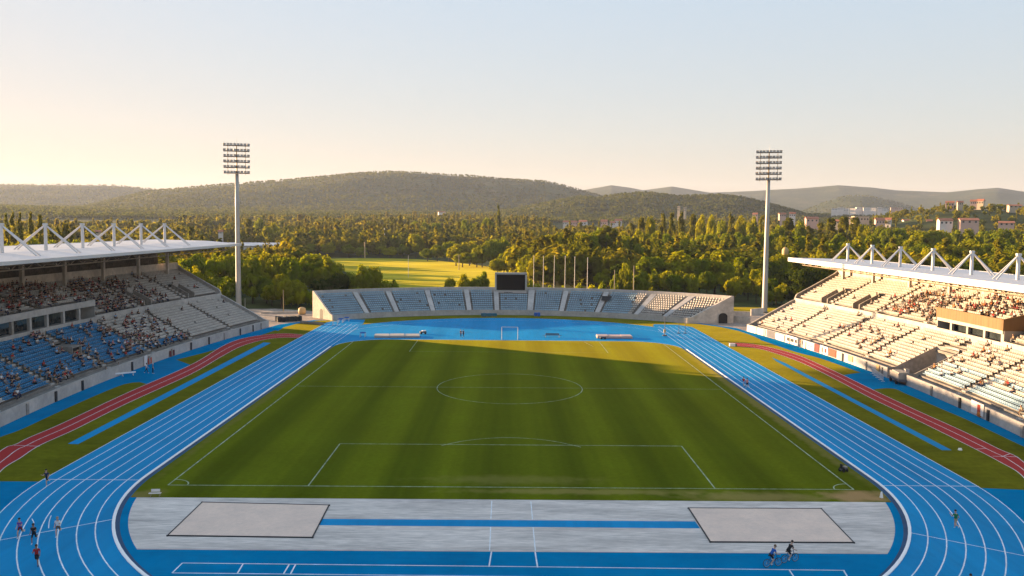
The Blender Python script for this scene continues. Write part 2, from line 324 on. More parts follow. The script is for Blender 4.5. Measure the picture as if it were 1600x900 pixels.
def flat(name, pts, z, mt):
    """flat n-gon sheet, triangulated"""
    bm = bmesh.new(); vs = [bm.verts.new((float(p[0]), float(p[1]), z)) for p in pts]; f = bm.faces.new(vs)
    bm.normal_update()
    if f.normal.z < 0: f.normal_flip()
    bmesh.ops.triangulate(bm, faces=bm.faces[:])
    me = bpy.data.meshes.new(name); bm.to_mesh(me); bm.free(); me.materials.append(M_[mt])
    o = bpy.data.objects.new(name, me); COL.objects.link(o); return o

# ------------------------------------------------------------------ terrain
CX, CY = CAMP[0], CAMP[1]
RIDGES = [
 (5400, 1700, [(-300,290),(-100,288),(0,287),(60,288),(130,288),(180,289),(235,294),(300,308),(380,335)]),
 (3700, 1250, [(60,345),(120,326),(180,309),(235,297),(300,291),(350,287),(450,280),(520,273),(560,269),(610,267),(660,269),(710,273),(740,274),(790,279),(850,282),(880,288),(910,297),(940,305),(1000,315),(1060,328),(1120,345)]),
 (6800, 1700, [(760,340),(860,312),(905,297),(955,288),(985,292),(1005,296),(1050,290),(1080,295),(1110,300),(1180,297),(1250,293),(1310,288),(1365,292),(1400,296),(1450,298),(1480,299),(1530,294),(1560,292),(1600,298),(1700,300),(1900,310)]),
 (2500, 700, [(640,348),(700,341),(760,334),(820,322),(860,313),(900,306),(940,306),(970,302),(1005,299),(1030,301),(1060,305),(1100,304),(1130,303),(1160,307),(1200,316),(1240,327),(1290,345)]),
 (4600, 600, [(1250,330),(1290,314),(1310,307),(1330,304),(1350,304),(1380,309),(1410,317),(1450,330)]),
 (1150, 330, [(1280,365),(1330,349),(1370,337),(1405,330),(1440,323),(1480,319),(1530,317),(1570,318),(1600,320),(1700,322),(1850,330)]),
]
RT = []
for R, w, pts in RIDGES:
    az, zz = [], []
    for px, py in pts:
        q = atR(px, py, R); az.append(math.atan2(q[0]-CX, q[1]-CY)); zz.append(q[2])
    RT.append((R, w, np.array(az), np.array(zz)))
def vnoise(x, y, sc, seed=0):
    x = x/sc + seed*17.3; y = y/sc + seed*9.1
    return (np.sin(x*1.0+1.7*np.sin(y*0.83))*np.cos(y*1.13+1.3*np.sin(x*0.71)) + 0.5*np.sin(x*2.3+y*1.1+seed)*np.cos(y*2.7-x*0.6) + 0.25*np.sin(x*5.1-y*3.9)*np.cos(y*4.7+x*2.2))/1.75
def height(x, y, full=True):
    x = np.asarray(x, float); y = np.asarray(y, float)
    dx, dy = x-CX, y-CY; r = np.hypot(dx, dy); az = np.arctan2(dx, dy)
    base = np.clip(r-640, 0, None)*0.028
    base = np.where(base > 55, 55+(base-55)*0.45, base)
    base = base + np.clip((r-500)/600, 0, 1)*3.0*vnoise(x, y, 170, 3)
    base = np.where(np.abs(az) > 1.3, np.minimum(base, 30), base)
    h = base.copy()
    for R, w, a, z in RT:
        c = np.interp(az, a, z, left=-1e3, right=-1e3)
        # soft ends of the ridge
        c = np.where((az < a[0]) | (az > a[-1]), -200, c)
        t = np.clip(1-np.abs(r-R)/w, 0, 1); s = t*t*(3-2*t)
        rr = (c-8) + np.minimum(1, s*4)*0
        spur = 1 + (0.16*vnoise(x, y, w*0.22, 5)+0.07*vnoise(x, y, w*0.07, 6))*np.clip((1-s)*2.5, 0, 1)
        hh = base + (rr-base)*s*spur
        h = np.maximum(h, np.where(c > -100, hh, -1e3))
    return h - 0.035
az = np.r_[np.linspace(-PI, -0.75, 60, endpoint=False), np.linspace(-0.75, 0.75, 760), np.linspace(0.75, PI, 60)[1:]]
rr = np.r_[np.linspace(2, 330, 12), np.geomspace(360, 9000, 210)]
A_, R_ = np.meshgrid(az, rr, indexing='ij')
X_ = CX+R_*np.sin(A_); Y_ = CY+R_*np.cos(A_); Z_ = height(X_, Y_)
nA, nR = A_.shape
V = np.stack([X_, Y_, Z_], -1).reshape(-1, 3)
ii, jj = np.meshgrid(np.arange(nA-1), np.arange(nR-1), indexing='ij')
b = (ii*nR+jj).ravel(); Fq = np.stack([b, b+1, b+nR+1, b+nR], 1)
def np_mesh(name, V, F, mats, midx=None, parent=None, smooth=False, tint=None):
    k = F.shape[1]; me = bpy.data.meshes.new(name)
    me.vertices.add(len(V)); me.vertices.foreach_set('co', np.asarray(V, np.float32).ravel())
    me.loops.add(F.size); me.loops.foreach_set('vertex_index', np.asarray(F, np.int32).ravel())
    me.polygons.add(len(F)); me.polygons.foreach_set('loop_start', np.arange(0, F.size, k, dtype=np.int32)); me.polygons.foreach_set('loop_total', np.full(len(F), k, np.int32))
    for t in mats: me.materials.append(M_[t])
    if midx is not None: me.polygons.foreach_set('material_index', np.asarray(midx, np.int32))
    if smooth: me.polygons.foreach_set('use_smooth', np.ones(len(F), bool))
    if tint is not None:
        at = me.attributes.new('tint', 'FLOAT', 'FACE'); at.data.foreach_set('value', np.asarray(tint, np.float32))
    me.update(calc_edges=True); me.validate()
    o = bpy.data.objects.new(name, me); COL.objects.link(o)
    if parent: o.parent = parent
    return o
structure(np_mesh('terrain', V, Fq, ['terrain'], smooth=True))

# ------------------------------------------------------------------ ground sheets of the stadium
XI, XO, YS, YN, NL = 37.6, 47.5, 3.5, 107.6, 7
def front_x(Y): return 66 - (Y-58)**2/775.0
YE = 129.0
Yl = np.linspace(-70, YE, 90)
FC = (0.5, 91.3); FR = 72.0
th = np.linspace(-rad(41), rad(41), 60)
far_arc = np.stack([FC[0]+FR*np.sin(th), FC[1]+FR*np.cos(th)], 1)
ap = [(-max(front_x(y), 50), y) for y in Yl] + [(-58.5, 136), (-52, 146)] + [tuple(p) for p in far_arc] + [(52, 146), (58.5, 136)] + [(max(front_x(y), 50), y) for y in Yl[::-1]]
structure(flat('apron_surface', ap, 0.0, 'apron'))
# yards outside the ends of the side stands
structure(flat('gravel_yard', [(-59.4,129.3),(-84,134),(-100,160),(-92,172),(-70,176),(-54,168),(-54,153),(-48,146),(-52,146),(-58.5,136)], -0.004, 'gravel'))
structure(flat('gravel_yard', [(59.4,129.3),(84,134),(96,158),(90,172),(70,176),(54,168),(54,153),(50,146),(52,146),(58.5,136)], -0.004, 'gravel'))
def gl(pts): return [G(*p) for p in pts]
RED = {}
RED[-1] = (smooth_poly([(-51.0,-7.5)]+gl([(0,704.4),(22,695.5),(44.4,684),(100,660),(200,613),(300,569),(347,541),(376,529.5),(410,523.5),(444.5,521.0),(474,523)])),
           smooth_poly([(-48.6,-7.5)]+gl([(0,737.8),(33,715.5),(59,698),(89,684),(120,670),(200,630),(300,584),(347,557),(378,541),(413,531),(444,527.5),(468,528)])))
RED[1] = (smooth_poly([(50.6,-9.0)]+gl([(1600,722),(1560,701),(1500,671.5),(1430,640),(1360,607),(1315,585),(1280,569),(1250,556),(1220,547),(1190,540),(1165,536.5),(1137,535.5)])),
          smooth_poly([(48.3,-9.0)]+gl([(1600,747),(1560,721),(1500,690),(1430,655.5),(1360,622),(1315,598),(1280,580),(1250,566),(1220,555),(1190,546),(1165,542),(1146,541)])))
for s in (-1, 1):
    o_, i_ = RED[s]
    # grass inside the red lanes, with one end cut square on the bend
    inner = [(s*47.3, 0.9)] + [(s*47.3, y) for y in np.linspace(5, 117, 40)]
    k = [p for p in (o_+i_)[::1]] if False else None
    mid = resample((resample(o_, 80)+resample(i_, 80))/2, 80)
    mid = mid[mid[:, 1] > 1.2] if s < 0 else mid[mid[:, 1] > 0.2]
    structure(flat('verge_grass', inner + [tuple(p) for p in mid[::-1]] + [(s*(54.5 if s < 0 else 52.5), 0.9 if s < 0 else 0.2)], 0.004, 'verge'))
# outer islands
def island(s, outer_px, y0, y1, extra=()):
    o_, i_ = RED[s]; m = (resample(o_, 200)+resample(i_, 200))/2
    m = m[(m[:, 1] >= y0) & (m[:, 1] <= y1)]
    out = smooth_poly(gl(outer_px)) if len(outer_px) > 2 else gl(outer_px)
    m = m if np.hypot(*(m[0]-np.array(out[-1]))) < np.hypot(*(m[-1]-np.array(out[-1]))) else m[::-1]
    structure(flat('verge_grass', [tuple(p) for p in out]+[tuple(p) for p in m], 0.008, 'verge'))
island(-1, [(-60,707),(0,683),(33,671),(81,648.7),(147,619),(195,600),(218,597)], -4, G(222,602)[1])
island(-1, [(275,562),(300,556),(337,546),(371,534),(400,526),(430,516)], G(285,574)[1], 122)
island(1, [(1367,608),(1385,606.5),(1400,608),(1414,614.5),(1440,625.5),(1480,642.7),(1515.6,658),(1600,698),(1680,735)], -4, G(1373,614)[1])
island(1, [(1345,582),(1330,577),(1315,571.5),(1280,559.5),(1240,549),(1190,532),(1150,522)], G(1325,588)[1], 122)
# north verge round the head of the track
nv = [(-47.4,104),(-53,111),(-55.2,120),(-55.8,130),(-54.5,138),(-50.5,145)] + [(FC[0]+(FR-0.2)*math.sin(t), FC[1]+(FR-0.2)*math.cos(t)) for t in th[1:-1]] + [(50.5,145),(55,138),(57.5,130),(58.3,122),(58.3,114),(56.5,106),(47.4,104)] + [(0, 112)]
structure(flat('north_verge_grass', nv, 0.0062, 'verge'))

def stadium(r, n=72, ys=YS, yn=YN):
    a = np.linspace(0, PI, n); top = np.stack([r*np.cos(a), yn+r*np.sin(a)], 1); bot = np.stack([-r*np.cos(a), ys-r*np.sin(a)], 1)
    sr = np.stack([np.full(60, r), np.linspace(ys, yn, 60)], 1)[1:-1]; sl = sr[::-1].copy(); sl[:, 0] = -r
    return np.vstack([sr, top, sl, bot])
# running track: one ring plus the two straights carried on to the north, and the blue head of the infield
mb = MB(); a, b2 = stadium(XI-0.05), stadium(XO)
a = np.vstack([a, a[:1]]); b2 = np.vstack([b2, b2[:1]])
Q = np.zeros((len(a), 2, 3)); Q[:, 0, :2] = a; Q[:, 1, :2] = b2; Q[:, :, 2] = 0.012; mb.grid(Q, 'track')
structure(mb.build('running_track'))
for s in (-1, 1):
    structure(flat('sprint_chute', [(s*XI, YN), (s*XO, YN), (s*XO, 141 if s < 0 else 137), (s*(XO-3), 149 if s < 0 else 142), (s*(XI+1), 148 if s < 0 else 143), (s*XI, 139)], 0.016, 'track'))
tt = np.linspace(0, PI, 50)
structure(flat('head_surface', [(XI*math.cos(t), YN+XI*math.sin(t)) for t in tt] + [(-37.2, 98), (37.2, 98)], 0.0095, 'track'))

# infield grass
def inf_edge(r):
    pts = []
    for y in np.linspace(-3.9, YS, 10): pts.append((math.sqrt(max(0, r*r-(y-YS)**2)), y))
    pts += [(r, y) for y in np.linspace(YS+1, 97.0, 20)]
    for t in np.linspace(0, PI/2, 14)[1:]: pts.append((r-11+11*math.cos(t), 97.8+11.1*math.sin(t)))
    return pts
right = inf_edge(37.0); left = [(-x, y) for x, y in right]
structure(flat('pitch_grass', right+left[::-1], 0.020, 'pitch'))
# concrete slab in the south bend
rs = [(math.sqrt(36.4**2-(y-YS)**2), y) for y in np.linspace(-17.0, -3.9, 14)]
structure(flat('concrete_slab', rs + [(-x, y) for x, y in rs[::-1]], 0.020, 'slab'))
# gutter strip inside the kerb
mb = MB()
kp = [p for p in stadium(37.28) if p[1] < 98]
kp = sorted(kp, key=lambda p: math.atan2(p[0], -(p[1]-40)))
line(mb, kp, 0.42, 0.024, 'gutter'); structure(mb.build('track_gutter'))
# raised kerb
mb = MB(); Nn = normals2(kp); kp = np.array(kp); A = np.zeros((len(kp), 4, 3))
for q, (o, z) in enumerate(((-0.13,0.02),(-0.13,0.10),(0.13,0.10),(0.13,0.02))): A[:, q, :2] = kp*1.0+Nn*o; A[:, q, 2] = z
A[:, :, 0] *= (37.62/37.28); mb.grid(A, 'kerb'); structure(mb.build('track_kerb'))

# lane lines
lw = (XO-XI)/NL; mb = MB()
for i in range(1, NL+1):
    P = stadium(XI+i*lw-0.05)
    south = np.array(sorted([p for p in P if p[1] <= YN+0.01], key=lambda p: math.atan2(p[0], -(p[1]-40))))
    line(mb, south, 0.10, 0.024, 'line')
    north = np.array([p for p in P if p[1] >= YN-0.01])
    if i in (3, 7): line(mb, north, 0.07, 0.024, 'line')
    for s in (-1, 1): line(mb, [(s*(XI+i*lw-0.05), y) for y in np.linspace(YN, 138, 8)], 0.08, 0.024, 'line')
for s in (-1, 1):
    line(mb, [(s*37.75, YN-9.5), (s*37.75, 132)], 0.1, 0.024, 'line')
    line(mb, [(s*XI, 1.6 if s < 0 else 1.4), (s*XO, 1.6 if s < 0 else 1.4)], 0.12, 0.028, 'line')
# infield head edge line
hd = [(x, y+0.12) for x, y in right if y > 97] ; hd2 = [(-x, y) for x, y in hd[::-1]]
line(mb, hd+hd2, 0.14, 0.024, 'line')
for P0, P1 in (((-30,850),(181,811)), ((1424,833),(1640,877))):
    line(mb, [G(*P0), G(*P1)], 0.10, 0.028, 'line')
# stagger ticks near the left runners
for P in (((50,811),(53,818),(52,828)), ((80,806),(77,815),(76,826))):
    line(mb, smooth_poly([G(*q) for q in P], .3), 0.07, 0.032, 'line')
structure(mb.build('lane_marking'))
# south bend box markings
mb = MB()
for P in ([(285,880),(800,885.5),(1320,891.5)], [(269,895.5),(800,901),(1340,907)], [(285,880),(269,895.5)], [(1233,890.5),(1240,901)], [(1318,891.5),(1327,906)], [(380,881),(371,896)], [(452,882),(443,897)], [(462,882),(454,897)],
          [(768,862),(764,886)], [(836,862),(840,887)]):
    line(mb, [G(*p) for p in P], 0.11, 0.020, 'line')
for P in ([(768.5,783),(767,811)], [(766.6,824),(765,861)], [(829.5,784),(832,812)], [(833,824.5),(836.5,861)]):
    line(mb, [G(*p) for p in P], 0.09, 0.026, 'line')
structure(mb.build('field_marking'))
# long jump runway across the slab, and the blue side runways
structure(flat('jump_runway', gl([(500,811),(1086,815),(1094,826),(494,821)]), 0.024, 'track'))
structure(flat('side_runway', gl([(106,693.5),(122,694.0),(423,536),(412,535)]), 0.010, 'track'))
structure(flat('side_runway', gl([(1472,703.5),(1487,703.5),(1228,568),(1206,558.5),(1213,564.5)]), 0.010, 'track'))
# red lanes
for s in (-1, 1):
    o_, i_ = resample(RED[s][0], 160), resample(RED[s][1], 160); A = np.zeros((160, 2, 3)); A[:, 0, :2] = o_; A[:, 1, :2] = i_; A[:, :, 2] = 0.0145
    mb = MB(); mb.grid(A, 'red'); structure(mb.build('red_lanes'))
    mb = MB()
    for t in (0.02, 0.5, 0.98): line(mb, o_*(1-t)+i_*t, 0.09, 0.019, 'line')
    for P in ([[(22,696),(62,697.5)]] if s < 0 else [[(1524,702),(1541,701)], [(1551,713),(1590,714)], [(1565,714),(1578,709)]]): line(mb, gl(P), 0.09, 0.023, 'line')
    structure(mb.build('red_lane_marking'))
# pitch lines
mb = MB(); Z = 0.024; W = 0.13
def pl(P, w=W): line(mb, P, w, Z, 'pline')
for s in (-1, 1): pl([(s*34.2, y) for y in np.linspace(0, 104.6, 30)], 0.15)
pl([(-34.2,0),(34.2,0)], 0.15); pl([(-34.2,52.6),(34.2,52.6)], 0.10)
a = np.linspace(0, 2*PI, 81); pl([(11.6*math.cos(t), 52.7+12.6*math.sin(t)) for t in a], 0.12)
pl([(-20.3,0),(-20.3,16.6),(-20.29,16.6)]); pl([(-20.3,16.6),(20.3,16.6)], 0.15); pl([(20.3,16.6),(20.3,0)], 0.14)
P = [G(*q) for q in ((690,696.5),(720,690),(757,685.5),(795,684),(835,686),(870,690.5),(908,699))]; pl(smooth_poly(P), 0.12)
for s in (-1, 1):
    a = np.linspace(0, PI/2, 14); pl([(s*(34.2-1.9*math.cos(t)), 1.9*math.sin(t)) for t in a], 0.13)
    pl([(s*20.3, 91), (s*20.3, 107.5)], 0.12)
pl([(-20.3, 91), (20.3, 91)], 0.06); pl([(18.2, 100.0), (16.9, 107.0)], 0.1)
structure(mb.build('pitch_marking'))
# landing pits
for P in ([(316,786),(514,790.5),(488,841),(262,838)], [(1076,795),(1283,796),(1334,849),(1110,848)]):
    q = [Vector((*G(*p), 0)) for p in P]; c = sum(q, Vector())/4
    r = tag(empty('landing_pit', (c.x, c.y, 0.02)), 'sand coloured landing pit with dark edging, ' + ('at the left end of the runway' if c.x < 0 else 'just behind the cyclists'), 'landing pit', 'landing pits in the near bend')
    mb = MB(); mb.hexa([(p.x-c.x, p.y-c.y, z) for z in (0.0, 0.06) for p in (q[3], q[2], q[1], q[0])], 'pit'); mb.build('sand_bed', r)
    mb = MB()
    for i in range(4):
        u, v = q[i]-c, q[(i+1) % 4]-c; d = (v-u).normalized(); n = Vector((-d.y, d.x, 0))*0.04
        mb.hexa([tuple(w+Vector((0,0,z))) for z in (0.0, 0.10) for w in (u-n-d*.1, v-n+d*.1, v+n+d*.1, u+n-d*.1)], 'edge')
    mb.build('edging', r)
# meadow beyond the far stand
me_ = smooth_poly(gl([(505,404.5),(560,403.5),(640,404.5),(700,409),(770,418),(812,428),(815,440),(780,450),(700,452),(600,452),(540,425),(505,404.5)]), 12)
structure(flat('meadow', [tuple(p) for p in me_[:-1]], 0.03, 'meadow'))
structure(flat('yard_lawn', gl([(1143,487.5),(1215,489),(1215,481),(1143,480)]), 0.02, 'verge'))

# ------------------------------------------------------------------ grandstands
SEATS = []          # (side, tier, Y, x, y, z, facing)
def frame(side, Y):
    Y = np.asarray(Y, float); k = 2*(Y-58)/775.0; n = np.stack([np.full_like(Y, side), k], -1); n /= np.linalg.norm(n, axis=-1)[..., None]
    P = np.stack([side*front_x(Y), Y], -1); return P, n
def spt(side, Y, o, z):
    P, n = frame(side, Y); q = P+n*o; return (float(q[0]), float(q[1]), float(z))
def sweep(mb, side, Ys, prof, mt):
    P, n = frame(side, Ys); A = np.zeros((len(Ys), len(prof), 3))
    for j, (o, z) in enumerate(prof): A[:, j, :2] = P+n*o; A[:, j, 2] = z
    mb.grid(A if side > 0 else A[::-1], mt)
def segs(y0, y1, holes):
    out = [(y0, y1)]
    for h0, h1 in holes:
        nx = []
        for a, b in out:
            if h1 <= a or h0 >= b: nx.append((a, b)); continue
            if h0 > a: nx.append((a, h0))
            if h1 < b: nx.append((h1, b))
        out = nx
    return out
def ys(a, b): return np.linspace(a, b, max(2, int((b-a)/3)+1))
def oriented_boxes(P, T, Nn, o0, o1, z0, z1, hw):
    """many boxes at once: P points (n,2), T tangents, Nn normals"""
    n = len(P); V = np.zeros((n, 8, 3)); k = 0
    for z in (z0, z1):
        for a, o in ((-hw, o0), (hw, o0), (hw, o1), (-hw, o1)):
            V[:, k, :2] = P+T*a+Nn*o; V[:, k, 2] = z; k += 1
    F = np.array([[4,5,6,7], [0,1,5,4], [1,2,6,5], [2,3,7,6], [3,0,4,7]])
    return V.reshape(-1, 3), (F[None]+8*np.arange(n)[:, None, None]).reshape(-1, 4)
def shown_size(P, z):
    V = np.stack([P[:, 0], P[:, 1], np.full(len(P), z)], 1)-CAMP; zc = V@AXF; sx = 800+F_PX*(V@AXR)/np.maximum(zc, 1); ok = (zc > 5) & (sx > -20) & (sx < 1620)
    return float(np.sum(np.where(ok, 1.0/np.maximum(zc, 5)**2, 0)))
def finish_rows(rows, parent, mats, add):
    """the hundred rows that show largest become parts, the others one part"""
    rows = sorted(rows, key=lambda r: -r[0]); n = 100
    for sz, V, F, m in rows[:n]: add(np_mesh('seat_row', V, F, mats, m, parent))
    if rows[n:]:
        vs, fs, ms, b = [], [], [], 0
        for sz, V, F, m in rows[n:]: vs.append(V); fs.append(F+b); ms.append(m); b += len(V)
        o = np_mesh('seat_row', np.vstack(vs), np.vstack(fs), mats, np.concatenate(ms), parent); o['kind'] = 'stuff'; add(o)
def split_row(P, T, Nn, o, z, midx, u, gap, rows):
    cuts = np.nonzero(np.diff(u) > gap)[0]+1
    for q in np.split(np.arange(len(u)), cuts):
        if len(q) == 0: continue
        V1, F1 = oriented_boxes(P[q], T[q], Nn[q], o+0.20, o+0.60, z+0.38, z+0.45, 0.262)
        V2, F2 = oriented_boxes(P[q], T[q], Nn[q], o+0.57, o+0.65, z+0.40, z+0.80, 0.262)
        m = np.repeat(midx[q], 5); rows.append((shown_size(P[q]+Nn[q]*o, z), np.vstack([V1, V2]), np.vstack([F1, F2+len(V1)]), np.r_[m, m]))
def seat_row(P, T, Nn, o, z, parent, mats, midx, name='seat_row'):
    V1, F1 = oriented_boxes(P, T, Nn, o+0.20, o+0.60, z+0.38, z+0.45, 0.262)
    V2, F2 = oriented_boxes(P, T, Nn, o+0.57, o+0.65, z+0.40, z+0.80, 0.262)
    m = np.repeat(midx, 5)
    return np_mesh(name, np.vstack([V1, V2]), np.vstack([F1, F2+len(V1)]), mats, np.r_[m, m], parent)

AISLES = [9.0, 26.0, 43.0, 60.0, 77.2, 95.0, 113.0]
Y0S = -12.0
def low(i): return 1.3+0.80*i, 1.35+0.405*i
def upp(i): return 13.2+0.83*i, 8.2+0.43*i
def lou(i): return 13.2+0.83*i, 11.1+0.235*i
NLOW, NUPP = 14, 13
def make_stand(side):
    L = side < 0
    root = empty('grandstand', (side*66, 58, 0))
    tag(root, ('covered grandstand in shadow, blue seats low down and a glazed lounge between its tiers' if L else 'covered sunlit grandstand with pale seats, a timber clad box and a wide tunnel mouth'), 'grandstand', 'covered side grandstands')
    inv = Matrix.Translation((-side*66, -58, 0))
    kids = []
    def add(o): kids.append(o); return o
    LZ = (16.0, 77.6) if L else (52.0, 72.0)
    bigv = [] if L else [(57.6, 64.6)]
    lowv = [(57.6, 60.4)] if L else []
    upv = [98.6, 117.0] if L else [103.5, 117.0]
    # front wall
    mb = MB()
    for a, b in segs(Y0S, YE, bigv): sweep(mb, side, ys(a, b), [(0,0),(0,1.75),(0.28,1.75),(0.28,1.35)], 'plaster')
    w = add(mb.build('perimeter_wall', root))
    for Y in [22, 31, 40, 48.5, 66.5, 73, 82, 91, 99, 107, 114, 120, 125]:
        mb = MB(); P = spt(side, Y+random.uniform(-1, 1), -0.10, 0.8); mb.box(P, (0.16, 0.5, 1.5), random.choice(['concd','conc','tarp'])); mb.build('wall_buttress', w)
    # tiers, cut where the tunnels are
    for nm, fn, n, y0, y1, holes in (('lower_tier', low, NLOW, Y0S, YE, [(h, 8.5) for h in bigv]+[((h[0], h[1]), 9.4) for h in lowv]),
                                     ('upper_tier', upp, NUPP, LZ[1], YE, [((v-1.2, v+1.2), 17.0) for v in upv]), ('upper_tier', upp, NUPP, Y0S, LZ[0], []), ('upper_tier', lou, NUPP, LZ[0], LZ[1], [])):
        mb = MB()
        for i in range(n):
            o, z = fn(i); dz = fn(1)[1]-fn(0)[1]; do = fn(1)[0]-fn(0)[0]
            hs = [h for h, om in holes if o < om and not (om == 9.4 and o < 6.2)]
            for a, b in segs(y0, y1, hs):
                pr = [(o, z-dz if i else z-0.1), (o, z), (o+do, z)]
                if nm == 'lower_tier' and i == 0: pr = [(0.28, 1.35), (o, 1.35), (o+do, 1.35)]
                if i == n-1: pr[-1] = (o+do+0.2, z)
                sweep(mb, side, ys(a, b), pr, 'conc')
        add(mb.build(nm, root))
    # gangway between the tiers, the pale wall over it
    mb = MB()
    for a, b in ((Y0S, LZ[0]), (LZ[1], YE)): sweep(mb, side, ys(a, b), [(12.5,6.6),(12.5,8.25),(12.72,8.25),(12.72,8.1),(13.2,8.1)], 'plaster')
    sweep(mb, side, ys(*LZ), [(12.5,6.6),(12.5,8.0),(12.75,8.0),(12.75,7.6),(16.2,7.6)], 'plaster')
    add(mb.build('tier_wall', root))
    # lounge between the tiers
    mb = MB(); sweep(mb, side, ys(*LZ), [(15.6,7.6),(15.6,11.0)], 'win'); lg = add(mb.build('lounge_glazing', root))
    mb = MB()
    if L: sweep(mb, side, ys(*LZ), [(16.0,10.15),(12.45,10.15),(12.45,11.25),(12.75,11.25),(12.75,11.1),(13.25,11.1)], 'plaster')
    else: sweep(mb, side, ys(*LZ), [(16.0,9.35),(12.45,9.35),(12.45,9.95),(12.5,9.96)], 'plaster')
    add(mb.build('lounge_beam', root))
    if not L:
        mb = MB(); sweep(mb, side, ys(*LZ), [(12.3,9.95),(12.3,11.75),(12.5,11.75),(12.5,11.1),(13.3,11.1)], 'wood')
        A = [spt(side, LZ[0]-0.06, o, z) for o, z in ((12.3,9.9),(20.5,9.9),(20.5,13.6),(12.3,11.75))]; B = [spt(side, LZ[0]-0.3, o, z) for o, z in ((12.3,9.9),(20.5,9.9),(20.5,13.6),(12.3,11.75))]
        mb.hexa(B+A, 'wood'); add(mb.build('timber_panel', root))
    for Y in np.arange(LZ[0]+0.5, LZ[1], 5.1):
        mb = MB(); P = spt(side, Y, 12.9, 8.8); mb.box((P[0], P[1], 8.6 if not L else 9.0), (0.45, 0.6, 1.9 if not L else 2.4), 'plaster' if random.random() < .7 else 'concd'); add(mb.build('lounge_post', root))
    for Y in LZ:
        mb = MB(); sg = 0.15 if Y == LZ[1] else -0.15
        A = [spt(side, Y, o, z) for o, z in ((12.6,7.0),(23.5,7.0),(23.5,14.3),(12.6,11.2))]; B = [spt(side, Y+sg, o, z) for o, z in ((12.6,7.0),(23.5,7.0),(23.5,14.3),(12.6,11.2))]
        mb.hexa(A+B, 'plaster'); add(mb.build('lounge_side_wall', root))
    # back wall
    mb = MB(); sweep(mb, side, ys(Y0S, YE), [(24.1,13.0),(24.1,15.7),(24.5,15.7),(24.5,0)], 'stone'); add(mb.build('back_wall', root))
    if L:
        mb = MB(); sweep(mb, side, ys(Y0S, 121), [(24.15,15.7),(24.15,19.9),(24.35,19.9),(24.35,15.7)], 'soffit'); add(mb.build('rear_sun_blocker', root))  # added panel closing the roof gap to stop sun streaks on the pitch
    # end walls that follow the rake
    for Y, th_ in ((YE, 0.45), (Y0S, -0.45)):
        mb = MB(); prof = [(0.0,1.75),(1.3,2.2)]+[(low(i)[0], low(i)[1]+0.95) for i in (4, 9, 13)]+[(12.5,7.9),(12.9,9.0),(13.2,9.3)]+[(upp(i)[0], upp(i)[1]+1.0) for i in (4, 8, 12)]+[(24.5,15.4)]
        for (o0, z0), (o1, z1) in zip(prof[:-1], prof[1:]):
            p = [spt(side, Y, o0, 0), spt(side, Y, o1, 0), spt(side, Y+th_, o1, 0), spt(side, Y+th_, o0, 0)]; q = [(p[0][0],p[0][1],z0),(p[1][0],p[1][1],z1),(p[2][0],p[2][1],z1),(p[3][0],p[3][1],z0)]
            mb.hexa(p+q, 'concd' if not L else 'plaster')
        add(mb.build('end_wall', root))
    # tunnels in the upper tier
    for v in upv:
        g = MB()
        for e in (-1.35, 1.35):
            for o0, o1 in ((13.25, 15.4), (15.4, 17.5)):
                def zt(o): return 8.2+0.43/0.83*(o-13.2)+1.05
                p = [spt(side, v+e-.13, o0, 7.9), spt(side, v+e-.13, o1, 7.9), spt(side, v+e+.13, o1, 7.9), spt(side, v+e+.13, o0, 7.9)]
                q = [(a[0], a[1], zt(o)) for a, o in zip(p, (o0, o1, o1, o0))]; g.hexa(p+q, 'concd')
        p = [spt(side, v-1.2, 17.2, 7.9), spt(side, v-1.2, 17.5, 7.9), spt(side, v+1.2, 17.5, 7.9), spt(side, v+1.2, 17.2, 7.9)]; g.hexa(p+[(a[0], a[1], 11.9) for a in p], 'concd')
        vo = add(g.build('tunnel', root))
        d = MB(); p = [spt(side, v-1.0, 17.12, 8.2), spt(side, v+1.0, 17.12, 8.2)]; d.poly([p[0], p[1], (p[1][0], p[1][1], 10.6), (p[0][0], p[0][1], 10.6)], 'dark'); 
        f0 = [spt(side, v-1.2, o, 8.12) for o in (13.2, 17.2)]; f1 = [spt(side, v+1.2, o, 8.12) for o in (17.2, 13.2)]; d.poly(f0+f1, 'concd'); d.build('doorway', vo)
    for h in bigv+lowv:
        g = MB(); o0, o1 = (0.0, 8.6) if not L else (6.1, 9.5)
        zf = 0.03 if not L else 3.5
        for Y in h:
            e = -0.15 if Y == h[0] else 0.15; st = [o0, 1.3, 3.3, 5.3, 7.3, o1] if not L else [o0, 7.8, o1]
            for a, b in zip(st[:-1], st[1:]):
                za, zb = (1.35+0.5*max(0, o-1.3)+(0.55 if not L else 1.0) for o in (a, b))
                if L: za = zb = 5.3
                p = [spt(side, Y, a, zf-.2), spt(side, Y, b, zf-.2), spt(side, Y+e, b, zf-.2), spt(side, Y+e, a, zf-.2)]
                g.hexa(p+[(p[0][0],p[0][1],za),(p[1][0],p[1][1],zb),(p[2][0],p[2][1],zb),(p[3][0],p[3][1],za)], 'concd')
        if not L:   # curved back of the tunnel mouth, with the dark way through under it
            pts = [(h[0]+(h[1]-h[0])*t, o1-1.6*math.sin(PI*t)*0.0+1.4*math.sin(PI*t)) for t in np.linspace(0, 1, 12)]
            for (ya, oa), (yb, ob) in zip(pts[:-1], pts[1:]):
                g.poly([spt(side, ya, oa, 2.7), spt(side, yb, ob, 2.7), spt(side, yb, ob, 5.7), spt(side, ya, oa, 5.7)], 'plaster')
            vo = add(g.build('tunnel', root)); d = MB()
            d.poly([spt(side, h[0]+.05, 8.7, 0), spt(side, h[1]-.05, 8.7, 0), spt(side, h[1]-.05, 8.7, 2.75), spt(side, h[0]+.05, 8.7, 2.75)], 'dark')
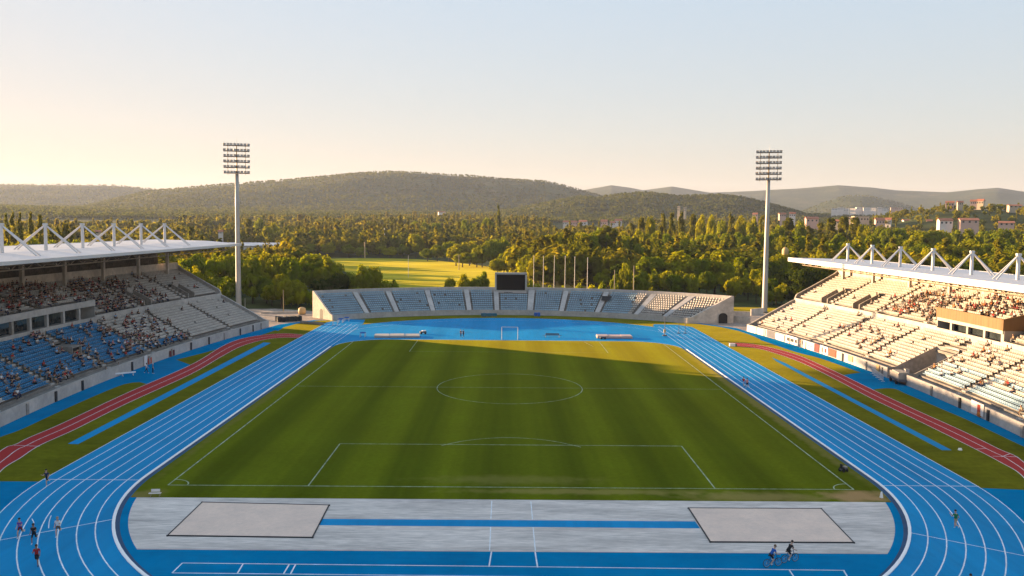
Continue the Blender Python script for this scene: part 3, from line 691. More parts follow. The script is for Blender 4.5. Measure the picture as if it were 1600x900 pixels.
            d.poly([spt(side, h[0], 8.5, 2.72), spt(side, h[1], 8.5, 2.72), spt(side, h[1], 10.2, 2.72), spt(side, h[0], 10.2, 2.72)], 'dark')
            d.poly([spt(side, h[0], 0, 0.03), spt(side, h[1], 0, 0.03), spt(side, h[1], 8.7, 0.03), spt(side, h[0], 8.7, 0.03)], 'concd'); d.build('passage', vo)
        else:
            p = [spt(side, h[0], 6.1, 5.2), spt(side, h[0], 9.5, 5.2), spt(side, h[1], 9.5, 5.2), spt(side, h[1], 6.1, 5.2)]; g.hexa([(a[0], a[1], 5.05) for a in p]+[(a[0], a[1], 5.32) for a in p], 'conc')
            vo = add(g.build('tunnel', root)); d = MB()
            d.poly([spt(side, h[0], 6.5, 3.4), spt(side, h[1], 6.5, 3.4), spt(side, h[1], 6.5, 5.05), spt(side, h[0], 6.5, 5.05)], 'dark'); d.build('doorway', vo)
    # aisles with handrail posts
    for Y in AISLES:
        for fn, n, tier in ((low, NLOW, 0), (upp, NUPP, 1)):
            if tier == 0 and any(h[0]-1.2 < Y < h[1]+1.2 for h in bigv+lowv) and not L: continue
            if tier == 1 and LZ[0] < Y < LZ[1]: fn = lou
            mb = MB(); rl = MB()
            for i in range(n):
                o, z = fn(i); dz = fn(1)[1]-fn(0)[1]
                P, nn = frame(side, Y); T = np.array([-nn[1], nn[0]])
                if tier == 0 and L and lowv and 57 < Y < 61 and 5.9 < o < 9.6: continue
                V, F = oriented_boxes(P[None], T[None], nn[None], o, o+0.42, z+0.003, z+dz*0.52, 0.62)
                b = len(mb.v); mb.v += [tuple(q) for q in V]; k = mb.mi('plaster'); mb.f += (F+b).tolist(); mb.m += [k]*len(F)
                if i % 1 == 0:
                    q = spt(side, Y+0.72, o+0.5, z); q2 = spt(side, Y+0.72, o+0.5+fn(1)[0]-fn(0)[0], z+dz); rl.tube(q, (q[0], q[1], z+0.95), 0.05, 0.05, 'truss', 5)
                if i < n-1: rl.tube((q[0], q[1], z+.93), (q2[0], q2[1], z+dz+.93), .025, .025, 'truss', 4)
            st = add(mb.build('stairway', root)); rl.build('handrail', st)
    # seats
    ROWS = []
    for tier, fn, n, zones in ((0, low, NLOW, [(Y0S, YE)]), (1, upp, NUPP, [(Y0S, LZ[0]), (LZ[1], YE)]), (1, lou, NUPP, [LZ])):
        for i in range(n):
            o, z = fn(i)
            if tier == 0 and i == 0: continue
            Ys = np.concatenate([np.arange(a+0.7, b-0.6, 0.56) for a, b in zones])
            ok = np.ones(len(Ys), bool)
            for a in AISLES: ok &= np.abs(Ys-a) > 0.95
            if tier == 0:
                for h in bigv: ok &= ~((Ys > h[0]-.4) & (Ys < h[1]+.4) & (o < 9.4))
                for h in lowv: ok &= ~((Ys > h[0]-.5) & (Ys < h[1]+.5) & (o < 9.6) & (o > 5.5))
            elif fn is upp:
                for v in upv: ok &= ~((np.abs(Ys-v) < 1.75) & (o < 17.4))
            ok &= RNG.random(len(Ys)) > 0.012
            Yk = Ys[ok]; P, nn = frame(side, Yk); T = np.stack([-nn[:, 1], nn[:, 0]], 1)
            mi = np.zeros(len(Yk), int)
            if tier == 0:
                if L: mi[(Yk < 77.2) & (Yk > 30)] = 1
                else: mi[(Yk < 57) & (i in (1, 2, 3, 5))] = 2
                if L: mi[(Yk > 77.2) & (Yk < 94) & (i < 3)] = 1
            split_row(P, T, nn, o, z, mi, Yk, 1.9, ROWS)
            for y, p, q in zip(Yk, P, nn):
                SEATS.append((side, tier, y, p[0]+q[0]*(o+0.36), p[1]+q[1]*(o+0.36), z+0.45, math.atan2(-q[1], -q[0]), i))
    finish_rows(ROWS, root, ['seatw', 'seatb', 'seatp'], add)
    # roof
    if L: xa, xm, xb, za, zm, zb, y1, th = 71.0, 80.0, 93.5, 20.25, 20.95, 21.2, 146.0, 0.55
    else: xa, xm, xb, za, zm, zb, y1, th = 71.0, 80.0, 92.0, 18.25, 18.1, 17.75, 135.0, 0.55
    yr = np.linspace(-22, y1, 29)
    mb = MB(); A = np.zeros((29, 3, 3))
    for j, (x, z) in enumerate(((xa, za), (xm, zm), (xb, zb))): A[:, j] = np.stack([np.full(29, side*x), yr, np.full(29, z)], 1)
    mb.grid(A, 'roofw'); A2 = A[:, [0, 2]].copy(); 
    mb.poly([(side*xa, y1, za), (side*xm, y1, zm), (side*xb, y1, zb), (side*xb, y1, zb-.5), (side*xa, y1, za-.5)], 'fascia')
    rf = add(mb.build('roof', root))
    mb = MB(); fh = 0.5 if L else 0.95
    mb.hexa([(side*(xa-.06), -22, za-fh), (side*(xa+.3), -22, za-fh), (side*(xa+.3), y1+.05, za-fh), (side*(xa-.06), y1+.05, za-fh)]+[(side*(xa-.06), -22, za+.06), (side*(xa+.3), -22, za+.06), (side*(xa+.3), y1+.05, za+.06), (side*(xa-.06), y1+.05, za+.06)], 'fascia'); mb.build('fascia', rf)
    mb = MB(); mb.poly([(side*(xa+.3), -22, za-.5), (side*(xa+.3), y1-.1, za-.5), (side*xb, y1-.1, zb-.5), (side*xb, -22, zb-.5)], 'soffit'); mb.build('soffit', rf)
    mb = MB(); mb.hexa([(side*xb, -22, zb-.8), (side*(xb+.3), -22, zb-.8), (side*(xb+.3), y1, zb-.8), (side*xb, y1, zb-.8)]+[(side*xb, -22, zb+.05), (side*(xb+.3), -22, zb+.05), (side*(xb+.3), y1, zb+.05), (side*xb, y1, zb+.05)], 'fascia'); mb.build('gutter', rf)
    mys = [117.4-13.05*k for k in range(9)] if L else [119.5-13.65*k for k in range(9)]
    for Y in mys:
        zt = 25.4 if L else 22.1
        mb = MB(); mb.tube((side*80, Y, zm-.1), (side*80, Y, zt), 0.30, 0.27, 'steelw', 10); mb.box((side*80, Y, zt), (0.7, 0.5, 0.35), 'steelw'); m_ = mb.build('roof_mast', rf)
        ends = ((74.3, za+(zm-za)*(74.3-xa)/(80-xa)), (85.2, zm+(zb-zm)*5.2/(xb-80)))
        if not L: ends = ((76.4, za+(zm-za)*(5.4/9)), (83.9, zm+(zb-zm)*3.9/(xb-80)))
        for x, z in ends:
            for dy in (-0.35, 0.35):
                r = MB(); r.tube((side*80, Y, zt-.1), (side*x, Y+dy*1.6, z), 0.13, 0.13, 'steelw', 8); r.build('stay_rod', m_)
        # girder under the roof
        mb = MB(); zz = lambda x: (za+(zb-za)*(x-xa)/(xb-xa))-0.55
        xs = np.linspace(xa+.5, xb-.5, 12)
        mb.tube((side*xs[0], Y, zz(xs[0])-.1), (side*xs[-1], Y, zz(xs[-1])-.1), .12, .12, 'truss', 6); mb.tube((side*xs[0], Y, zz(xs[0])-.5), (side*xs[-1], Y, zz(xs[-1])-1.5), .12, .12, 'truss', 6)
        for q in range(11):
            t0, t1 = q/11, (q+1)/11
            lo = lambda t: zz(xa+.5+(xb-xa-1)*t)-.5-1.0*t
            hi = lambda t: zz(xa+.5+(xb-xa-1)*t)-.1
            mb.tube((side*xs[q], Y, lo(t0) if q % 2 else hi(t0)), (side*xs[q+1], Y, hi(t1) if q % 2 else lo(t1)), .07, .07, 'truss', 5)
        mb.build('girder', rf)
        # column behind the top row
        P = spt(side, Y+6.5 if Y < 112 else Y+5, 22.6, 13.4); P = (P[0], P[1], 13.2)
        mb = MB(); mb.box((P[0], P[1], (13.2+zz(abs(P[0])))/2), (0.55, 0.75, zz(abs(P[0]))-13.2), 'stone'); mb.box((P[0], P[1], zz(abs(P[0]))-.5), (0.8, 1.3, 0.5), 'truss'); add(mb.build('roof_column', root))
    for q, x in enumerate((74.0, 79.0, 84.0, 89.0)):
        mb = MB(); zl = za+(zb-za)*(x-xa)/(xb-xa)-0.7
        yy = np.arange(-20, y1-1, 2.2)
        mb.tube((side*x, -20, zl), (side*x, y1-2, zl), .10, .10, 'truss', 5); mb.tube((side*x, -20, zl-1.0), (side*x, y1-2, zl-1.0), .10, .10, 'truss', 5)
        for k2, y in enumerate(yy[:-1]): mb.tube((side*x, y, zl-(k2 % 2)), (side*x, yy[k2+1], zl-((k2+1) % 2)), .07, .07, 'truss', 4, cap=False)
        mb.build('purlin_truss', rf)
    if not L:
        mb = MB(); sweep(mb, side, ys(Y0S, YE+4), [(22.0,15.75),(22.0,16.25),(22.5,16.25),(22.5,15.75),(22.0,15.75)], 'plaster'); add(mb.build('rear_beam', root))
    for o in kids: o.matrix_parent_inverse = inv
make_stand(-1); make_stand(1)

# far curved terrace
def make_terrace():
    root = empty('terrace', (0, 163, 0)); inv = Matrix.Translation((0, -163, 0))
    tag(root, 'open curved terrace of pale blue seats between two plastered end walls', 'grandstand')
    TH = rad(40.8); NT = 60; kids = []
    tt = np.linspace(-TH, TH, NT)
    def fl(t, o): return t*(1+(rad(5.9)/TH if t > 0 else rad(0.3)/TH)*(o/9.6)*min(1, abs(t)/TH)**2)
    def q(t, o, z): t = fl(t, o); return (FC[0]+(FR+o)*math.sin(t), FC[1]+(FR+o)*math.cos(t), z)
    def sw(mb, prof, mt, t=tt):
        A = np.zeros((len(t), len(prof), 3))
        for j, (o, z) in enumerate(prof):
            for k, a in enumerate(t): A[k, j] = q(a, o, z)
        mb.grid(A, mt)
    mb = MB(); sw(mb, [(0,0),(0,1.45),(0.25,1.45),(0.25,1.0),(1.2,1.0)], 'plaster'); kids.append(mb.build('front_wall', root))
    R = lambda i: (1.2+0.82*i, 1.0+0.53*i)
    mb = MB()
    for i in range(10): sw(mb, [(R(i)[0], R(i)[1]-(0.53 if i else 0)), R(i), (R(i)[0]+0.82, R(i)[1])], 'conc')
    kids.append(mb.build('terrace_steps', root))
    mb = MB(); sw(mb, [(9.4,5.7),(9.4,7.35),(9.8,7.35),(9.8,0)], 'plaster'); kids.append(mb.build('parapet', root))
    A = [math.atan2(G(px, py)[0]-FC[0], G(px, py)[1]-FC[1]) for px, py in ((568,495),(620,494),(676,492),(733,491),(776,490),(829,490),(881,490),(937,493),(1000,496),(1046,499))]
    for i, a in enumerate(A):
        mb = MB(); w = (0.8 if i in (5,) else 0.62)/FR
        for o0, z0, o1, z1 in ((1.0, 1.12, 5.2, 3.87), (5.2, 3.87, 9.38, 6.58)):
            p = [q(a-w, o0, z0-.5), q(a+w, o0, z0-.5), q(a+w, o1, z1-.5), q(a-w, o1, z1-.5)]; mb.hexa(p+[(p[0][0],p[0][1],z0),(p[1][0],p[1][1],z0),(p[2][0],p[2][1],z1),(p[3][0],p[3][1],z1)], 'plaster')
        kids.append(mb.build('stairway', root))
    ROWS = []
    for i in range(10):
        o, z = R(i); T0 = np.arange(-TH+0.012, TH-0.012, 0.56/FR)
        ok = np.ones(len(T0), bool)
        for a in A: ok &= np.abs(T0-a) > 1.05/FR
        ok &= ~((np.abs((FC[0]+FR*np.sin(T0))-0.8) < 4.6) & (i > 7))
        ok &= RNG.random(len(T0)) > 0.02; t = T0[ok]
        t = np.array([fl(a, o) for a in t]); P = np.stack([FC[0]+FR*np.sin(t), FC[1]+FR*np.cos(t)], 1); nn = np.stack([np.sin(t), np.cos(t)], 1); T = np.stack([np.cos(t), -np.sin(t)], 1)
        mi = np.where(t > 0.47, 1, 0)  # right end seats cream: the sunlit look is put into their colour
        split_row(P, T, nn, o, z, mi, t*FR, 1.4, ROWS)
    finish_rows(ROWS, root, ['seatp', 'seatw'], kids.append)
    for s in (-1, 1):
        mb = MB(); a, b = s*TH, s*(TH+0.5/FR)
        prof = [(0.0, 1.45), (1.2, 1.75), (9.4, 7.35), (9.8, 7.35)]
        for (o0, z0), (o1, z1) in zip(prof[:-1], prof[1:]):
            mb.hexa([q(a, o0, 0), q(a, o1, 0), q(b, o1, 0), q(b, o0, 0), q(a, o0, z0), q(a, o1, z1), q(b, o1, z1), q(b, o0, z0)], 'stone')
        ew = mb.build('end_wall', root); kids.append(ew)
        mb = MB(); c = s*(TH+(0.53 if s < 0 else 0.95)/FR); n = 10
        o0, hw, hh = (5.4, 0.75, 2.0) if s < 0 else (7.3, 0.9, 1.9)
        P = [q(c, o0-hw, 0.02), q(c, o0+hw, 0.02)]+[q(c, o0+hw*math.cos(t), hh+hw*math.sin(t)) for t in np.linspace(0, PI, n)]
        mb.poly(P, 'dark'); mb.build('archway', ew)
    # tunnel mouth on the right half
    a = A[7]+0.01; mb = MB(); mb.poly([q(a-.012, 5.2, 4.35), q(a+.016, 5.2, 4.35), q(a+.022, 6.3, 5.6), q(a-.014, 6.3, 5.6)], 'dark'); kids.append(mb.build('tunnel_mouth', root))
    for o in kids: o.matrix_parent_inverse = inv
make_terrace()

# ------------------------------------------------------------------ scoreboard, masts, poles
r = tag(empty('scoreboard', (0.8, 172.2, 0)), 'blank black scoreboard screen in a grey frame above the middle of the curved terrace', 'scoreboard')
mb = MB(); w, z0, z1 = 9.0, 6.35, 11.45
for x in (-w/2, w/2): mb.box((x, 0, (z0+z1)/2), (0.5, 0.9, z1-z0), 'pole')
mb.box((0, 0, z1), (w+0.5, 0.9, 0.55), 'pole'); mb.box((0, 0, z0-.05), (w+0.5, 0.9, 0.35), 'pole'); mb.build('frame', r)
mb = MB(); mb.box((0, 0.02, (z0+z1)/2), (w-.5, 0.5, z1-z0-.3), 'screen'); mb.build('screen', r)
mb = MB(); mb.box((0, 0.1, 5.55), (w+.3, 0.6, 1.25), 'boardw')
mb.build('base_panel', r)
mb = MB()
for dx, ww in ((-1.75,.36),(-1.3,.28),(-.9,.42),(-.4,.3),(0.0,.36),(.4,.22)): mb.box((dx, -0.215, 5.72), (ww, 0.03, 0.36), 'dark')
mb.build('lettering', r)
mb = MB()
for x in (-3.2, 3.2): mb.box((x, 0.5, 2.5), (0.5, 0.5, 5), 'pole')
mb.build('support_post', r)

lampmb = MB(); lampmb.box((0, 0, 0), (0.74, 0.40, 0.56), 'lamp'); lampmb.hexa([(-.34,-.34,-.26),(.34,-.34,-.26),(.31,-.17,-.23),(-.31,-.17,-.23),(-.34,-.38,.24),(.34,-.38,.24),(.31,-.17,.23),(-.31,-.17,.23)], 'lamp')
lampmb.poly([(-.30,-.385,-.22),(.30,-.385,-.22),(.30,-.40,.21),(-.30,-.40,.21)], 'glass'); lampmb.box((0, 0.1, -.34), (0.10, 0.10, 0.3), 'truss')
lamp_o = None
def floodlight(x, y, zt, label, rz):
    global lamp_o
    root = tag(empty('floodlight_mast', (x, y, 0), rz), label, 'floodlight', 'floodlight masts')
    mb = MB(); mb.lathe((0,0,0), [(0.84,0),(0.82,1.0),(0.78,6),(0.70,18),(0.60,30),(0.54,zt),(0.0,zt)], 'pole', 18); mb.build('pole', root, smooth=True)
    mb = MB(); mb.lathe((0,0,0.0), [(1.0,0),(1.0,0.25),(0.74,0.3)], 'conc', 12); mb.build('footing', root)
    hd = MB(); W, H, nr, nc = 7.4, 8.0, 6, 8
    lean = 0.16
    def yy(z): return -(z-zt)*lean*1.0-0.35
    for k in range(nr):
        z = zt+0.2+H*k/(nr-1); hd.box((0, yy(z), z), (W, 0.26, 0.30), 'truss'); hd.box((0, yy(z)-.32, z-.08), (W, 0.5, 0.05), 'truss')
    for xx in (-2.5, -0.02, 2.5): hd.tube((xx, yy(zt), zt-.2), (xx, yy(zt+H+.3), zt+H+.4), 0.16 if abs(xx) < 1 else 0.08, 0.16 if abs(xx) < 1 else 0.08, 'truss', 6)
    hd.tube((0, 0.0, zt-.5), (0, yy(zt+H*.6)+.2, zt+H*.6), .25, .2, 'pole', 8)
    h = hd.build('head_frame', root)
    rd = MB(); rd.tube((0.1, yy(zt+H), zt+H), (0.1, yy(zt+H), zt+H+2.6), .035, .02, 'pole', 5); rd.build('lightning_rod', root)
    for k in range(nr):
        z = zt+0.2+H*k/(nr-1)
        for c in range(nc):
            if lamp_o is None: o = lampmb.build('lamp', root); lamp_o = o
            else: o = lamp_o.copy(); COL.objects.link(o); o.parent = root
            o.location = (-W/2+.35+(W-.7)*c/(nc-1)+random.uniform(-.05,.05), yy(z)-.38, z+.38); o.rotation_euler = (random.uniform(.25,.45), 0, random.uniform(-.25,.25))
floodlight(-81, 175.5, 40.2, 'grey floodlight mast beyond the end of the shaded left grandstand', 0.30)
floodlight(78, 177, 39.8, 'grey floodlight mast beyond the end of the sunlit right grandstand', -0.30)
fl = None
for i, (px, top) in enumerate(((834,401),(849,401),(866,400.5),(883,401),(898,402),(918,403.5))):
    Y = 186.0; p = atY(px, 430, Y); zt = atY(px, top, Y)[2]
    mb = MB(); mb.lathe((0,0,0), [(0.14,0),(0.12,zt*.5),(0.075,zt),(0,zt)], 'pole', 8); mb.lathe((0,0,zt), [(0,0),(.13,.06),(.13,.2),(0,.26)], 'steelw', 8)
    o = mb.build('flagpole'); o.location = (p[0], Y, 0)
    tag(o, 'bare white flagpole behind the terrace, ' + ['first and nearest to the scoreboard', 'second in the row from the scoreboard', 'third in the row from the scoreboard', 'fourth in the row from the scoreboard', 'fifth in the row, last but one', 'last in the row, farthest from the scoreboard'][i], 'flagpole', 'flagpoles behind the terrace')
def post(px, top, base, Y, rr, mt, name, label, cat, arm=False, grp=None):
    p = atY(px, base, Y); zb = float(height(p[0], Y)); zt = atY(px, top, Y)[2]
    mb = MB(); mb.tube((0,0,0), (0,0,zt-zb), rr, rr*.7, mt, 8)
    if arm: mb.box((0,0,zt-zb-.3), (2.2,0.14,0.14), mt); mb.box((-.9,0,zt-zb-.1), (.2,.2,.3), mt); mb.box((.9,0,zt-zb-.1), (.2,.2,.3), mt)
    o = mb.build(name); o.location = (p[0], Y, zb); tag(o, label, cat, grp); return o
post(960, 422, 450, 188, 0.14, 'truss', 'timber_post', 'short brown post behind the terrace with trees close behind', 'post')
post(990, 415, 450, 190, 0.17, 'truss', 'timber_post', 'taller brown post behind the terrace beside the big round trees', 'post')
post(443, 453, 487, 167, 0.16, 'boardt', 'lamp_post', 'slim pale post standing on the gravel yard by the left end of the terrace', 'post')
post(383, 466, 481, 178, 0.12, 'pole', 'lamp_post', 'short thin post right beside the foot of the left floodlight mast', 'post')
post(570, 378, 405, 545, 0.5, 'boardt', 'utility_pole', 'stout tan pole at the far edge of the golden meadow', 'pole')
post(601, 356, 398, 620, 0.28, 'steelw', 'radio_mast', 'thin tall white mast among the trees beyond the meadow', 'mast')
post(638, 399, 440, 330, 0.10, 'steelw', 'utility_pole', 'thin white pole standing out on the golden meadow', 'pole')
post(717, 398, 432, 400, 0.22, 'truss', 'utility_pole', 'brown pole where the meadow meets the round hedge trees', 'pole', True)
post(420, 378, 402, 400, 0.3, 'boardt', 'utility_pole', 'tan pole just right of the left floodlight mast, in front of the white shed', 'pole', True)
post(1212, 467, 480, 205, 0.2, 'boardt', 'lamp_post', 'stubby tan post between the right floodlight and the grandstand end', 'post')
# water tank seen above the right roof tip
p = atY(1227, 393, 250); r = tag(empty('water_tank', (p[0], 250, 0)), 'rounded pale tank on a stem above the tip of the right roof', 'tank')
mb = MB(); mb.tube((0,0,0), (0,0,p[2]-2), .5, .45, 'pole', 10); mb.build('stem', r); mb = MB(); mb.lathe((0,0,p[2]-2.2), [(0,0),(.9,.3),(1.25,1.3),(1.25,2.8),(.8,3.6),(0,3.9)], 'boardt', 14); mb.build('vessel', r, smooth=True)

# ------------------------------------------------------------------ boards and things along the walls
def on_wall(side, px, py):      # wall coordinate under a pixel
    Ys = np.linspace(20, 129, 700); X = side*front_x(Ys); V = np.stack([X-CX, Ys-CY, np.full_like(X, .7)-CAMP[2]], 1)
    sx = 800+F_PX*(V@AXR)/(V@AXF); return float(Ys[np.argmin(np.abs(sx-px))])
def board(px0, px1, mt, label, z0=0.15, z1=1.5, marks=None, mm='dark'):
    side = -1 if px0 < 800 else 1; ya, yb = sorted((on_wall(side, px0, 0), on_wall(side, px1, 0)))
    r = tag(empty('advert_board', spt(side, (ya+yb)/2, -0.14, 0)), label, 'advert board', 'advert boards along the trackside walls'); inv = Matrix.Translation(-Vector(r.location))
    mb = MB(); sweep(mb, side, ys(ya, yb), [(-0.06,z0),(-0.14,z0),(-0.14,z1),(-0.06,z1)], mt); o = mb.build('panel', r); o.matrix_parent_inverse = inv
    if marks:
        mb = MB()
        for t0, t1, h in marks:
            u, v = ya+(yb-ya)*t0, ya+(yb-ya)*t1; zc = (z0+z1)/2; zh = (z1-z0)*h/2
            mb.poly([spt(side, u, -0.155, zc-zh), spt(side, v, -0.155, zc-zh), spt(side, v, -0.155, zc+zh), spt(side, u, -0.155, zc+zh)], mm)
        o = mb.build('lettering', r); o.matrix_parent_inverse = inv
board(1166, 1196, 'boardw', 'plain cream board at the far end of the right wall')
board(1199, 1211, 'boardd', 'short dark grey board between two pale boards on the right wall', 0.1, 1.7)
board(1212, 1226, 'boardw', 'pinkish white board just right of the dark grey board')
board(1229, 1248, 'boardw', 'white board with a row of dark blotted words, on the right wall', 0.1, 1.8, [(.12,.28,.4),(.36,.62,.4),(.70,.92,.45)])
board(1256, 1273, 'boardw', 'white board with one faint grey line of writing, on the right wall', 0.1, 1.7, [(.1,.6,.15)], 'concd')
board(1274, 1281, 'boardm', 'dark maroon board with a lighter neighbour, on the right wall', 0.1, 1.8)
board(1282, 1294, 'boardw', 'small white board with two brown marks beside the maroon board', 0.1, 1.8, [(.15,.4,.5),(.55,.8,.5)], 'boardm')
board(1296, 1307, 'boardr', 'orange red board on the right wall', 0.2, 1.7)
board(1326, 1333, 'boardt', 'tan emblem board on the cream right wall, left of a standing person', 0.5, 1.6)
board(1370, 1375, 'boardt', 'tan emblem board by the corner of the tunnel mouth', 0.5, 1.7)
board(1519, 1538, 'boardw', 'white board with a red and green blotch beside the orange ball', 0.3, 2.0, [(.25,.5,.7)], 'boardr')
board(224, 229, 'boardw', 'round cornered white panel leaning on the left wall', 0.1, 1.9)
board(230, 236, 'boardr', 'small orange board beside the white panel on the left wall', 0.1, 1.2)
board(264, 272, 'boardm', 'dark maroon board low on the left wall', 0.1, 1.2)

def at(px, py, z=0.0): x, y = G(px, py, z); return (x, y, z)
# barrier pen and trailer by the tunnel mouth
x, y = G(1371, 590); r = tag(empty('crowd_barrier', (x, y, 0), rad(80)), 'row of white metal crowd barriers in front of the tunnel mouth', 'barrier')
mb = MB()
for i in range(4):
    a = -4.0+i*2.0
    for z in (0.15, 1.1): mb.tube((a, 0, z), (a+1.9, 0, z), .03, .03, 'steelw', 6)
    for t in np.linspace(0, 1.9, 9): mb.tube((a+t, 0, .15), (a+t, 0, 1.1), .018, .018, 'steelw', 5)
    for t in (0.2, 1.7): mb.box((a+t, 0, .03), (.06, .6, .06), 'steelw')
mb.build('railing', r)
x, y = G(1405, 598); r = tag(empty('equipment_trailer', (x, y, 0), rad(84)), 'grey equipment trailer with a dark underside parked at the tunnel mouth', 'trailer')
mb = MB(); mb.box((0,0,.75), (5.2,2.0,.25), 'boardd'); mb.box((0.2,0,1.35), (4.2,1.7,.95), 'concd'); mb.box((-.2,0,1.9), (3.4,1.5,.25), 'pole'); mb.build('body', r)
for a in (-1.4, 1.4):
    for b in (-.95, .95):
        w = MB(); w.tube((a, b-.12, .38), (a, b+.12, .38), .38, .38, 'rubber', 16); w.build('wheel', r)
mb = MB(); mb.tube((2.6,0,.65), (3.9,0,.5), .06, .05, 'metal', 6); mb.build('drawbar', r)
x, y = G(1385.5, 587); r = tag(empty('white_cabinet', (G(1416, 592)[0], G(1416, 592)[1], 0)), 'narrow white cabinet between the grey trailer and the blue mats', 'cabinet')
mb = MB(); mb.box((0,0,.85), (.7,.6,1.7), 'boardw'); mb.box((0,0,1.72), (.76,.66,.06), 'pole'); mb.build('body', r); mb = MB(); mb.box((0,-.31,.85), (.6,.02,1.5), 'fascia'); mb.build('door', r)
def mats(px0, py0, px1, py1, mt, label, n, h=0.5, d=1.3, name='crash_mat', cat='crash mat', z=0):
    a, b = Vector((*G(px0, py0), 0)), Vector((*G(px1, py1), 0)); c = (a+b)/2; L = (b-a).length; rz = math.atan2(b.y-a.y, b.x-a.x)
    r = tag(empty(name, (c.x, c.y, z), rz), label, cat)
    for i in range(n):
        w = L/n; mb = MB(); x0 = -L/2+i*w+.03; x1 = x0+w-.06; hh = h*random.uniform(.9, 1.1)
        bm = bmesh.new(); bmesh.ops.create_cube(bm, size=1); bmesh.ops.scale(bm, vec=(x1-x0, d, hh), verts=bm.verts); bmesh.ops.translate(bm, vec=((x0+x1)/2, random.uniform(-.08,.08), hh/2+.03), verts=bm.verts)
        bmesh.ops.bevel(bm, geom=bm.edges[:], offset=min(.09, hh*.3), segments=2, affect='EDGES')
        me = bpy.data.meshes.new('cushion'); bm.to_mesh(me); bm.free(); me.materials.append(M_[mt]); o = bpy.data.objects.new('cushion', me); COL.objects.link(o); o.parent = r
    mb = MB(); mb.box((0,0,.03), (L, d*.9, .06), 'truss'); mb.build('base', r); return r
mats(1423, 597, 1446, 604, 'matblue', 'line of bright blue padded mats along the right wall beside the trailer', 4, 1.1, 1.2)
mats(752, 494.5, 776, 494, 'matteal', 'long teal padded mat at the foot of the terrace wall, below the scoreboard', 3, 0.9, 1.2)
mats(834.5, 494, 844, 494, 'matblue', 'short bright blue padded mat at the foot of the terrace wall', 2, 1.0, 1.2)
mats(585, 526.5, 656, 526, 'matwhite', 'long cream covered landing bed on the left of the blue head area', 3, 0.45, 4.0, 'landing_bed', 'landing bed', .012)
mats(932, 527.5, 987, 528, 'matpink', 'long pinkish landing bed on the right of the blue head area', 3, 0.55, 3.4, 'landing_bed', 'landing bed', .012)
mats(432, 503, 470, 501, 'tarp', 'heap of equipment under black tarpaulin at the edge of the gravel yard', 6, 1.3, 2.4, 'covered_equipment', 'equipment')
def hurdles(px, py, label, n, mt='matblue', rz=0.0):
    x, y = G(px, py); r = tag(empty('hurdle_stack', (x, y, 0.012), rz), label, 'hurdle')
    for i in range(n):
        mb = MB(); d = i*.45
        for a in (-.55, .55): mb.tube((a, d, .05), (a, d, 1.0), .03, .03, 'steelw', 6); mb.tube((a, d, .05), (a, d+.55, .05), .03, .03, mt, 6)
        mb.box((0, d, 1.0), (1.2, .05, .09), mt); mb.build('hurdle_frame', r)
    return r
hurdles(531, 505, 'stack of blue hurdles at the far end of the left straight', 6)
hurdles(541, 502.5, 'smaller stack of blue hurdles against the left end of the terrace wall', 5)
hurdles(523, 509, 'few white hurdles set out across the far left straight', 3, 'steelw')
hurdles(566, 527.5, 'blue hurdle trolley beside the cream landing bed', 5)
def bench(px, py, label, mt='boardw', L=1.9, rz=0.0, name='bench'):
    x, y = G(px, py); r = tag(empty(name, (x, y, 0.02), rz), label, 'bench')
    mb = MB(); mb.box((0, -.2, .45), (L, .36, .06), mt); mb.build('seat', r)
    mb = MB(); mb.box((0, .1, .72), (L*.72, .06, .34), mt); mb.build('backrest', r)
    for a in (-L*.36, L*.36):
        q = MB(); q.tube((a, -.34, 0), (a, -.1, .44), .035, .035, 'truss', 6); q.tube((a, .14, 0), (a, .1, .6), .035, .035, 'truss', 6); q.build('leg', r)
    return r
bench(243, 775.5, 'low white bench on worn grass at the left corner of the pitch', 'boardw', 1.5, 0.1).scale = (.75, .75, .75)
bench(863, 527, 'long dark bench standing in the blue head area, right of the goal', 'boardd', 4.4)
x, y = G(661, 522); r = tag(empty('roller_cart', (x, y, .012), 0.3), 'small dark cart with a pale top at the right end of the cream landing bed', 'cart')
mb = MB(); mb.box((0,0,.5), (1.5,.8,.35), 'boardd'); mb.box((0.2,0,.75), (.9,.7,.2), 'boardw'); mb.build('body', r)
for a in (-.5, .5):
    w = MB(); w.tube((a,-.45,.22), (a,.45,.22), .22, .22, 'rubber', 12); w.build('wheel', r)
x, y = G(942, 530); r = tag(empty('roller_cart', (x, y, .02), 0.1), 'dark low cart in front of the pinkish landing bed', 'cart')
mb = MB(); mb.box((0,0,.4), (1.3,.7,.3), 'boardd'); mb.tube((.6,0,.5), (1.2,0,1.0), .03, .03, 'truss', 6); mb.build('body', r)
for a in (-.45, .45):
    w = MB(); w.tube((a,-.4,.2), (a,.4,.2), .2, .2, 'rubber', 12); w.build('wheel', r)
